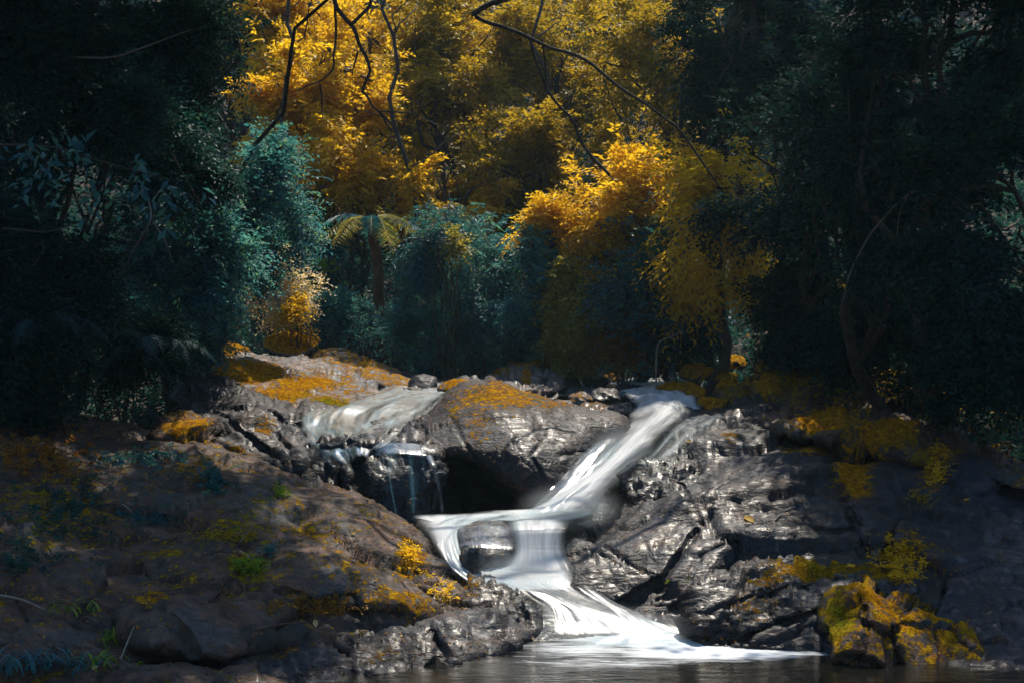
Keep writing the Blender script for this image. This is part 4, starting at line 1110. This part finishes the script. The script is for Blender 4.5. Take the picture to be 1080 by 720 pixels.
canopy('overhanging tree at the top left whose bare crooked branches hang before the gold', (-3.6, 20, 10.7), (2.6, 3.2, 1.8), (-9.5, 19), 1500, 501,
       [([(345,-110,18.5),(352,-20,18.2),(358,10,18),(375,30,18),(380,50,18),(392,75,18),(380,100,18),(390,115,18),(415,135,17.8)], .036, .012),
        ([(356,0,18),(354,40,18),(356,74,18),(340,86,18),(313,99,17.8)], .02, .007), ([(340,86,18),(339,105,18),(345,130,18)], .014, .005),
        ([(380,52,18),(373,70,18),(376,82,18)], .016, .008), ([(372,24,18),(390,8,18.2),(398,-30,18.2)], .025, .02), ([(415,135,17.8),(398,118,18),(440,122,18.3),(470,135,18.4)], .014, .006)])
canopy('overhanging tree at the top right carrying the long dark branch', (6.2, 21.4, 11.2), (2.8, 3.4, 1.7), (11.5, 20), 620, 502,
       [([(760,200,21),(715,138,20.5),(680,110,20),(640,80,20),(600,58,20),(560,40,20),(525,26,20),(500,18,20)], .016, .03),
        ([(800,-60,22),(700,-40,21),(600,-35,20),(530,0,20),(500,18,20)], .06, .04),
        ([(556,36,20.2),(562,60,20.4),(575,95,20.6),(600,120,20.8),(612,150,21),(645,185,21)], .014, .024), ([(570,40,20.2),(575,70,20.3),(572,95,20.6)], .014, .012)], gate=.1)
canopy('tall unseen tree added to shade the left bank', (-7.5, 22, 11.5), (3, 3.5, 2.2), (-11.5, 22), 1700, 503)
canopy('tall unseen tree added to shade the right bank', (9.5, 24, 11.8), (3, 3.5, 2.2), (13, 24), 1200, 504)
canopy('unseen leaning tree added to shade the near left bank', (-4.4, 16.5, 10.5), (3, 3.2, 1.6), (-10.5, 14), 1700, 505)
canopy('unseen leaning tree added to shade the near right bank', (6.2, 16, 10.6), (3, 3.2, 1.9), (11.5, 15), 1600, 506)
canopy('broad unseen tree added to shade the left side of the pool', (-6.4, 8.5, 9.8), (3.6, 3.6, 1.8), (-11, 8), 1000, 507)
canopy('broad unseen tree added to shade the right side of the pool', (6.6, 8.5, 9.8), (3.6, 3.6, 1.8), (11.5, 8), 1200, 508)

canopy('slender arching tree added to shade the left slope', (-1.5, 20.4, 11.3), (2.2, 2.8, 1.3), (-7.2, 27.5), 900, 512, tr=.05, gate=.05)
canopy('spreading unseen tree added to block sky right above the near end of the pool', (0.2, 2.5, 9.6), (3.8, 4.2, 1.6), (-8.5, 1), 2000, 509)  # this and the next two are added to keep skylight off the foreground
canopy('dense unseen tree added to block sky behind the viewpoint on the left', (-4.5, -7, 8), (4, 4, 3.5), (-5, -8), 2000, 510)
canopy('dense unseen tree added to block sky behind the viewpoint on the right', (4.5, -7, 8), (4, 4, 3.5), (5, -8), 2000, 511)

# tree fern
rng = np.random.default_rng(7)
tc = P(392, 236, 29)
bx, by = P(408, 372, 29.3)[0], 29.3
bz = float(ground_z(bx, by)) - .1
tf = empty('tree_fern', (bx, by, bz)); tag(tf, 'tree fern with arching yellow green fronds on a leaning reddish trunk', 'tree fern')
mb = MB(); mb.tube(curve(rng, (bx, by, bz), tc, 12, .12), [.19,.16,.14,.13,.125,.12,.12,.115,.11,.11,.11,.11], 10)
mb.build('trunk', M['bark_red'], tf)
for k in range(12):
    frond(rng, tf, tc + np.array([0, 0, .05]), 2 * math.pi * k / 12 + rng.uniform(-.15, .15), rng.uniform(1.2, 1.75), 'frond' if k % 3 else 'teal', rng.uniform(.3, .6), rng.uniform(.6, .95), npin=24, pinna=.24, simple=True)

# ferns
for i, (lb, px, py, d, nf, ln, mt) in enumerate([
    ('fern arching over the ochre hump', 165, 372, 20, 9, 1.0, 'teal'),
    ('dark fern left of the arching one', 110, 360, 19, 9, 1.1, 'deep'),
    ('fern hanging beside the narrow upright rock', 205, 345, 21.5, 8, .9, 'teal'),
    ('fern at the foot of the teal thicket', 250, 350, 24.5, 7, .7, 'teal'),
    ('fern with long fronds under the central thicket', 470, 372, 29.5, 8, .9, 'teal'),
    ('fern behind the grey cascade boulder', 425, 375, 28.5, 7, .7, 'teal'),
    ('dim fern near the right rapids', 700, 345, 25.5, 7, .8, 'deep'),
    ('dark fern on the left edge', 40, 350, 16, 9, 1.0, 'deep')]):
    fern(lb, px, py, d, nf, ln, mt, 300 + i)

# trunks standing in the wood
for i, (lb, px, d, ybot, ytop, dx, r) in enumerate([
    ('slim dark trunk behind the tree fern', 420, 32, 380, -60, -8, .075),
    ('thin straight trunk in the gold foliage', 372, 34, 360, -60, 4, .07),
    ('dark leaning trunk at the top left of the gold', 285, 31, 380, -80, 20, .08),
    ('thin trunk in the middle of the dark thicket', 540, 33, 380, -40, 25, .08),
    ('reddish trunk in the central thicket', 470, 30.5, 385, 230, 4, .09),
    ('dark trunk in the right thicket', 770, 27, 390, -80, -14, .12)]):
    rng = np.random.default_rng(400 + i)
    b0 = P(px, ybot, d); z0 = float(ground_z(b0[0], d)) - .15
    b0[2] = z0; t0 = P(px + dx, ytop, d)
    root = empty('tree', tuple(b0)); tag(root, lb, 'tree')
    mb = MB(); pth = curve(rng, b0, t0, 14, .25); mb.tube(pth, np.linspace(r, r * .45, 14), 8); mb.build('trunk', M['bark_red' if i == 4 else 'bark'], root)
    for k in range(6):
        mb = MB()
        st = pth[int(rng.integers(5, 13))]; u = rng.normal(0, 1, 3); u[2] = abs(u[2]) * .8 + .3
        mb.tube(curve(rng, st, st + norm(u) * rng.uniform(.8, 1.8), 6, .5), np.linspace(r * .3, .008, 6), 5)
        mb.build('limb', M['bark'], root)

# wooded slope far behind, one mass
rng = np.random.default_rng(78)
n = 14000
ux = rng.uniform(-32, 32, n); uy = rng.uniform(40, 72, n)
o = np.stack([ux, uy, ground_z(ux, uy) + rng.uniform(0, 3.5, n) * (vnoise(np.stack([ux * .4, uy * .4, ux * 0], 1), 3) * .5 + .6)], 1)
v, rnd = sprays(rng, o, norm(rng.normal(0, .7, o.shape) + np.array([0, -.3, .3])), rng.uniform(.5, 1.1, n), 8, .34, .45, droop=.4)
tag(mesh_obj('woodland', v, quad_faces(len(v) // 4), M['deep_shaded'], attrs={'rnd': rnd}, smooth=False), kind='stuff')

# undergrowth carpet on the forest floor
rng = np.random.default_rng(77)
n = 45000
ux = rng.uniform(-17, 17, n); uy = rng.uniform(17, 44, n)
keep = (np.abs(ux) > np.interp(uy, [17, 22, 30, 34], [6.3, 4.6, 2.6, 0])) & ~((np.abs(ux - .5) < 3.2) & (uy < 32))
ux, uy = ux[keep], uy[keep]; uz = ground_z(ux, uy)
o = np.stack([ux, uy, uz], 1)
dr = norm(rng.normal(0, .5, o.shape) + np.array([0, -.2, .9]))
v, rnd = sprays(rng, o, dr, rng.uniform(.2, .9, len(o)), 8, .15, .32, droop=.5)
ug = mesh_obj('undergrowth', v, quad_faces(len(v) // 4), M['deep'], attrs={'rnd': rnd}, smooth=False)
tag(ug, kind='stuff')

# ---------------------------------------------------------------- small plants, grass, twigs and leaves lying on the rocks
bpy.context.view_layer.update()
ROCKS = [o for o in scene.objects if o.get('category') == 'rock']
BND = []
for o in ROCKS:
    cs = [o.matrix_world @ Vector(c) for c in o.bound_box]
    pxs = [540 + c.x / c.y * F for c in cs]; pys = [360 - (c.z - CAMZ) / c.y * F for c in cs]
    BND.append((min(pxs), max(pxs), min(pys), max(pys)))
def hit(px, py):
    """first rock surface met along the line of sight through a photo pixel: point and normal"""
    d = Vector(((px - 540) / F, 1, -(py - 360) / F)).normalized()
    best = None
    for o, (a, b, c, e) in zip(ROCKS, BND):
        if not (a <= px <= b and c <= py <= e): continue
        org = Vector((0, 0, CAMZ)) - o.location
        ok, loc, nor, _ = o.ray_cast(org, d)
        if ok:
            w = loc + o.location; q = (w - Vector((0, 0, CAMZ))).length
            if best is None or q < best[0]: best = (q, w, nor)
    return (None, None) if best is None else (np.array(best[1]), np.array(best[2]))

def creeper(label, px, py, rx, ry, n, leaf, mat, seed, name='creeper', cat='plant', up=.6, twig=.12, K=6):
    rng = np.random.default_rng(seed + 5000)
    pts = []
    for _ in range(n * 2):
        a, b = rng.normal(0, .45, 2)
        if vnoise(np.array([[px + a * rx, py + b * ry, seed]]) / 9.0, 3)[0] < -.25: continue
        h, nr = hit(px + a * rx, py + b * ry)
        if h is None: continue
        pts.append((h, nr))
        if len(pts) >= n: break
    o = np.array([p[0] for p in pts]); nr = np.array([p[1] for p in pts])
    d = norm(nr * up + rng.normal(0, .5, o.shape) + np.array([0, -.15, .25]))
    v, rnd = sprays(rng, o, d, rng.uniform(.5, 1.4, len(o)) * twig, K, leaf, .5, droop=.3)
    c = o.mean(0); c[2] = o[:, 2].min()
    return tag(mesh_obj(name, v, quad_faces(len(v) // 4), M[mat], attrs={'rnd': rnd}, smooth=False, origin=c), label, cat)

for i, a in enumerate([
    ('blue green creeping plant trailing below the ochre hump', 150, 486, 60, 14, 130, .06, 'teal'),
    ('bright blue green leafy plant at the middle of the left slope', 228, 508, 18, 18, 90, .07, 'teal'),
    ('dark creeping plant in the hollow of the left slope', 155, 545, 28, 12, 90, .05, 'teal'),
    ('wide tangle of olive and teal creepers on the far left slope', 70, 540, 60, 40, 260, .055, 'deep'),
    ('olive brown creepers under the near black bush', 45, 480, 60, 30, 200, .06, 'rust'),
    ('vivid yellow green tuft on the left slope', 262, 597, 16, 8, 70, .05, 'bright'),
    ('little blue green sprig above the vivid tuft', 283, 583, 9, 5, 24, .05, 'teal'),
    ('small green sprig high on the bare left slope', 293, 521, 9, 7, 26, .05, 'bright'),
    ('thin yellow green runner across the left slope', 235, 565, 45, 8, 90, .035, 'olive'),
    ('gold leaved plant on the lip of the left slope beside the side fall', 430, 588, 12, 14, 60, .045, 'gold'),
    ('scattered gold leaves clinging above the dark knob', 468, 622, 20, 14, 50, .04, 'gold'),
    ('rusty creeper in the cleft above the flat ledge', 330, 640, 55, 10, 130, .045, 'rust'),
    ('teal creepers beside the tree trunk at the far left', 20, 590, 40, 20, 100, .05, 'deep'),
    ('gold leaved plant growing over the prow shaped rock', 942, 586, 26, 18, 130, .06, 'gold'),
    ('small gold plant drooping left of the pointed mossy rock', 958, 610, 16, 10, 50, .05, 'gold'),
    ('gold tuft on the shoulder of the right mass', 985, 500, 13, 12, 60, .05, 'gold'),
    ('faint gold tuft below the one on the shoulder', 972, 524, 14, 10, 40, .045, 'olive'),
    ('green sprig on the dim mossy bench', 885, 400, 14, 9, 40, .06, 'bright'),
    ('olive mossy growth along the dim bench', 960, 415, 90, 22, 240, .05, 'olive'),
    ('dark creepers at the right end of the bench', 1050, 440, 50, 30, 160, .06, 'deep')]):
    creeper(*a[:7], a[7], i + 1)

def grass_tuft(label, px, py, n, ln, seed, mat='bright', spread=.12):
    rng = np.random.default_rng(seed + 6000)
    h, _ = hit(px, py)
    if h is None: return
    V, Fc, R_, cnt = [], [], [], 0
    for k in range(n):
        a = rng.uniform(0, 2 * math.pi); b = h + np.array([rng.normal(0, spread), rng.normal(0, spread), -.03])
        L = ln * rng.uniform(.5, 1.2); dr = np.array([math.cos(a), math.sin(a), 0]); t = np.linspace(0, 1, 7)
        p = b + dr * (L * .8 * t ** 1.5)[:, None]; p[:, 2] += L * (t * 1.0 - .75 * t ** 2.2)
        sd = np.array([-math.sin(a), math.cos(a), 0]); w = .011 * (1 - t ** 2 * .95)
        V.append(np.stack([p - sd * w[:, None], p + sd * w[:, None]], 1).reshape(-1, 3))
        for j in range(6): Fc.append((cnt + 2 * j, cnt + 2 * j + 1, cnt + 2 * j + 3, cnt + 2 * j + 2))
        cnt += 14; R_ += [rng.uniform(0, .7)] * 14
    tag(mesh_obj('grass_tuft', np.concatenate(V), Fc, M[mat], attrs={'rnd': R_}, smooth=False, origin=h), label, 'grass')
grass_tuft('long grass tuft in the bottom left corner', 22, 700, 60, .42, 1, 'teal', .2)
grass_tuft('grass tuft right of the corner one on the low shelf', 68, 702, 34, .36, 2, 'teal', .14)
grass_tuft('sparse grass under the grooved boulder', 118, 698, 22, .3, 3, 'bright', .1)
grass_tuft('short grass behind the squat block', 70, 640, 26, .22, 4, 'bright', .1)
grass_tuft('curling grass blades between block and grooved boulder', 116, 676, 14, .3, 5, 'bright', .06)

def twig(label, pts, r, mat='bark_pale', lift=.03, cat='twig', name='fallen_twig'):
    w = []
    for p in pts:
        h, nr = hit(*p[:2])
        if h is not None: w.append(h + np.array([0, -.02, lift]))
    if len(w) < 2: return
    w = np.array(w); k = np.linspace(0, len(w) - 1, 14)
    # a stick is nearly straight: rest it on its ends
    a, b = w[0], w[-1]; t = (k / (len(w) - 1))[:, None]
    p = a + (b - a) * t; p[:, 2] += .02 * np.sin(k * 1.7) + .02
    mb = MB(); mb.tube(p, np.linspace(r, r * .5, 14), 6)
    o = mb.build(name, M[mat], None, origin=a); tag(o, label, cat)
twig('straight pale stick lying on the far left slope', [(0, 633), (24, 640), (48, 647)], .014)
twig('leaning dead twig in the grass by the grooved boulder', [(128, 700), (142, 668)], .009)
twig('reddish stick along the back of the flat ledge', [(270, 669), (306, 664)], .014, 'bark_red')
twig('short pale stick on the right rock mass', [(818, 546), (838, 540)], .012)
twig('thin stick on the left slope near the yellow runner', [(254, 576), (268, 560)], .006)
twig('short stick among the left slope creepers', [(130, 536), (142, 548)], .009)

def leaf_fallen(label, px, py, L, mat, seed):
    h, nr = hit(px, py)
    if h is None: return
    rng = np.random.default_rng(seed)
    t = np.linspace(0, 1, 7); d = norm(np.cross(nr, rng.normal(0, 1, 3))); s = np.cross(nr, d)
    w = L * .28 * np.sin(np.pi * t ** .8) ** .8
    c = h + nr * .012 + d * ((t - .5) * L)[:, None] + nr * (.35 * L * (t - .5) ** 2)[:, None]
    V = np.stack([c - s * w[:, None] + nr * (w * .5)[:, None], c, c + s * w[:, None] + nr * (w * .5)[:, None]], 1).reshape(-1, 3)
    fs = [(3 * j + a, 3 * j + a + 1, 3 * j + a + 4, 3 * j + a + 3) for j in range(6) for a in (0, 1)]
    tag(mesh_obj('fallen_leaf', V, fs, M[mat], attrs={'rnd': [.9] * len(V)}, origin=h), label, 'leaf')
for i, a in enumerate([
    ('curled orange leaf in the crease of the right rock mass', 790, 549, .17, 'gold'),
    ('small orange leaf on the wet rock right of the chute', 727, 466, .09, 'gold'),
    ('yellow leaf on the dark wet face above the pool', 705, 614, .08, 'bright'),
    ('orange leaf on the upper right edge of the mass', 828, 478, .09, 'gold'),
    ('tiny orange leaf low on the left slope', 310, 641, .06, 'gold'),
    ('orange leaf on the left slope near the white shelf', 372, 563, .06, 'gold'),
    ('tan leaf on the left tip of the flat ledge', 333, 658, .09, 'dry'),
    ('rusty leaf on the cracked block', 712, 492, .08, 'rust'),
    ('pale leaf on the shelf by the corner grass', 100, 706, .10, 'dry'),
    ('orange leaf on the dark right bank below the shoulder', 1020, 528, .09, 'gold')]):
    leaf_fallen(*a, i + 9)

# fallen leaves and crumbs of bark caught all over the rocks
rng = np.random.default_rng(55)
lp, ln_ = [], []
for k in range(2600):
    px, py = (rng.uniform(0, 540), rng.uniform(440, 700)) if k % 3 else (rng.uniform(560, 1060), rng.uniform(400, 680))
    if vnoise(np.array([[px / 28.0, py / 16.0, 4.0]]), 9)[0] < rng.uniform(-.5, .7): continue
    h, nr = hit(px, py)
    if h is None or nr[2] < .25: continue
    lp.append(h + nr * .012); ln_.append(nr)
lp = np.array(lp); ln_ = np.array(ln_)
dl = norm(np.cross(ln_, rng.normal(0, 1, lp.shape)))
sz = rng.uniform(.02, .055, len(lp))
lv = leaf_quads(lp, dl, norm(ln_ + rng.normal(0, .35, lp.shape)), sz, sz * .5, .2)
tag(mesh_obj('leaf_litter', lv, quad_faces(len(lp)), M['rust'], attrs={'rnd': np.repeat(rng.uniform(.2, .8, len(lp)), 4)}, smooth=False), kind='stuff')

# bare pale stems in the dark thickets
def bare_stem(label, paths, r, mat='bark_pale', foot=None, cat='branch', leaves=None, name='bare_stem', seed=1):
    b = P(*paths[0][0]); gz = float(ground_z(b[0], b[1])) - .1
    root = empty(name, (b[0], b[1], gz)); tag(root, label, cat)
    for i, pth in enumerate(paths):
        w = [P(*p) for p in pth]
        if i == 0: w = [np.array([b[0], b[1], gz])] + w
        w = np.array(w); k = np.linspace(0, len(w) - 1, len(w) * 5)
        q = np.stack([np.interp(k, np.arange(len(w)), w[:, j]) for j in range(3)], 1)
        ker = np.array([1, 2, 3, 2, 1]) / 9.0
        for j in range(3):
            pd = np.pad(q[:, j], 2, mode='edge'); q[:, j] = np.convolve(pd, ker, 'valid')
        mb = MB(); mb.tube(q, np.linspace(r if i == 0 else r * .5, r * .3, len(q)), 6)
        mb.build('stem', M[mat], root)
    if leaves:
        rng = np.random.default_rng(seed); o = np.concatenate([P(*p)[None] + rng.normal(0, .12, (leaves[2], 3)) for p in leaves[1]])
        v, rnd = sprays(rng, o, norm(rng.normal(0, .5, o.shape) + np.array([0, 0, -.6])), rng.uniform(.15, .35, len(o)), 5, leaves[3], .4, droop=.6)
        mesh_obj('leaves', v, quad_faces(len(v) // 4), M[leaves[0]], root, attrs={'rnd': rnd}, smooth=False)
def bare_limb(root, pth, r0, r1, mat='twigwood'):
    w = np.array([P(*p) for p in pth]); k = np.linspace(0, len(w) - 1, len(w) * 5)
    q = np.stack([np.interp(k, np.arange(len(w)), w[:, j]) for j in range(3)], 1)
    ker = np.array([1, 2, 3, 2, 1]) / 9.0
    for j in range(3):
        q[:, j] = np.convolve(np.pad(q[:, j], 2, mode='edge'), ker, 'valid')
    mb = MB(); mb.tube(q, np.linspace(r0, r1, len(q)), 6)
    mb.build('limb', M[mat], root)
# a pale bare bough arches down out of the dim tree on the right, another forks out of the dark teal tree on the left
bare_limb(TREES[13], [(1000, 180, 20.4), (985, 188, 19.4), (972, 195, 18.6), (945, 215, 18.3), (915, 250, 18.3), (895, 290, 18.4), (885, 335, 18.6)], .02, .006)
bare_limb(TREES[13], [(958, 205, 18.4), (948, 225, 18.3), (946, 255, 18.3), (950, 278, 18.3)], .007, .004)
bare_limb(TREES[19], [(150, 200, 19), (158, 215, 17), (160, 232, 16), (142, 262, 16.1), (128, 290, 16.2)], .014, .005)
bare_limb(TREES[19], [(160, 232, 16), (175, 255, 16.0), (182, 278, 16.0)], .009, .004)
bare_limb(TREES[20], [(60, 60, 17), (120, 62, 16), (165, 45, 15.9), (205, 30, 15.9)], .014, .004)
bare_stem('low dead stem beside the bushes right of the rapids', [[(692, 362, 24.8), (705, 356, 24.7), (728, 346, 24.6)], [(705, 356, 24.7), (716, 358, 24.7)]], .02)
bare_stem('leafy bough reaching in from the left over the dark thicket', [[(-120, 260, 13.4), (-60, 170, 13.4), (0, 152, 13.3), (60, 155, 13.2), (110, 172, 13.1), (180, 190, 13)], [(0, 240, 13.3), (50, 246, 13.2), (98, 230, 13.1)]], .016, 'bark',
          leaves=('teal', [(5, 150, 13.3), (35, 152, 13.2), (65, 156, 13.2), (90, 168, 13.1), (115, 176, 13.1), (140, 184, 13), (165, 190, 13), (182, 194, 13), (40, 165, 13.2)], 4, .15), seed=8)

# ---------------------------------------------------------------- damp air over the stream
hz = bpy.data.materials.new('damp_air'); hz.use_nodes = True
t_ = hz.node_tree
for n in list(t_.nodes): t_.nodes.remove(n)
pv = t_.nodes.new('ShaderNodeVolumePrincipled'); pv.inputs['Density'].default_value = HAZE
pv.inputs['Color'].default_value = (0.55, 0.85, 1.0, 1); pv.inputs['Anisotropy'].default_value = 0.2
mo = t_.nodes.new('ShaderNodeOutputMaterial'); t_.links.new(pv.outputs[0], mo.inputs['Volume'])
vv = np.array([(x, y, z) for x in (-520, 520) for y in (-520, 620) for z in (-3, 100)], float)
ff = [(0, 1, 3, 2), (4, 6, 7, 5), (0, 4, 5, 1), (2, 3, 7, 6), (0, 2, 6, 4), (1, 5, 7, 3)]
h_ = mesh_obj('haze', vv, ff, hz, smooth=False)
tag(h_, kind='stuff')
cy.volume_bounces = 0

# fine spray hanging where the water lands
mm_ = bpy.data.materials.new('spray'); mm_.use_nodes = True
t_ = mm_.node_tree
for n in list(t_.nodes): t_.nodes.remove(n)
pv = t_.nodes.new('ShaderNodeVolumePrincipled')
pv.inputs['Color'].default_value = (0.9, 0.96, 1.0, 1)
tc = t_.nodes.new('ShaderNodeTexCoord'); vl = t_.nodes.new('ShaderNodeVectorMath'); vl.operation = 'LENGTH'
t_.links.new(tc.outputs['Object'], vl.inputs[0])
mr = t_.nodes.new('ShaderNodeMapRange'); mr.interpolation_type = 'SMOOTHERSTEP'
t_.links.new(vl.outputs['Value'], mr.inputs['Value'])
mr.inputs['From Min'].default_value = 0.0; mr.inputs['From Max'].default_value = 0.97
mr.inputs['To Min'].default_value = 1.25; mr.inputs['To Max'].default_value = 0.0
t_.links.new(mr.outputs[0], pv.inputs['Density'])
mo = t_.nodes.new('ShaderNodeOutputMaterial'); t_.links.new(pv.outputs[0], mo.inputs['Volume'])
for (px, py, d, rx, ry, rz) in [(602, 534, 16.7, .8, .6, .36), (650, 664, 14.2, 1.15, .55, .3), (548, 603, 15.2, .75, .45, .3), (655, 480, 18.7, .6, .7, .55)]:
    a = np.linspace(0, 2 * math.pi, 25)[:-1]; b = np.linspace(-math.pi / 2, math.pi / 2, 13)
    A, B = np.meshgrid(a, b)
    c = P(px, py, d)
    V = np.stack([np.cos(A) * np.cos(B), np.sin(A) * np.cos(B), np.sin(B)], -1)
    I = np.arange(A.size).reshape(A.shape); J = np.roll(I, -1, 1)
    o = mesh_obj('mist', V.reshape(-1, 3), np.stack([I[:-1], J[:-1], J[1:], I[1:]], -1).reshape(-1, 4), mm_)
    o.location = c; o.scale = (rx, ry, rz)
    tag(o, kind='stuff')
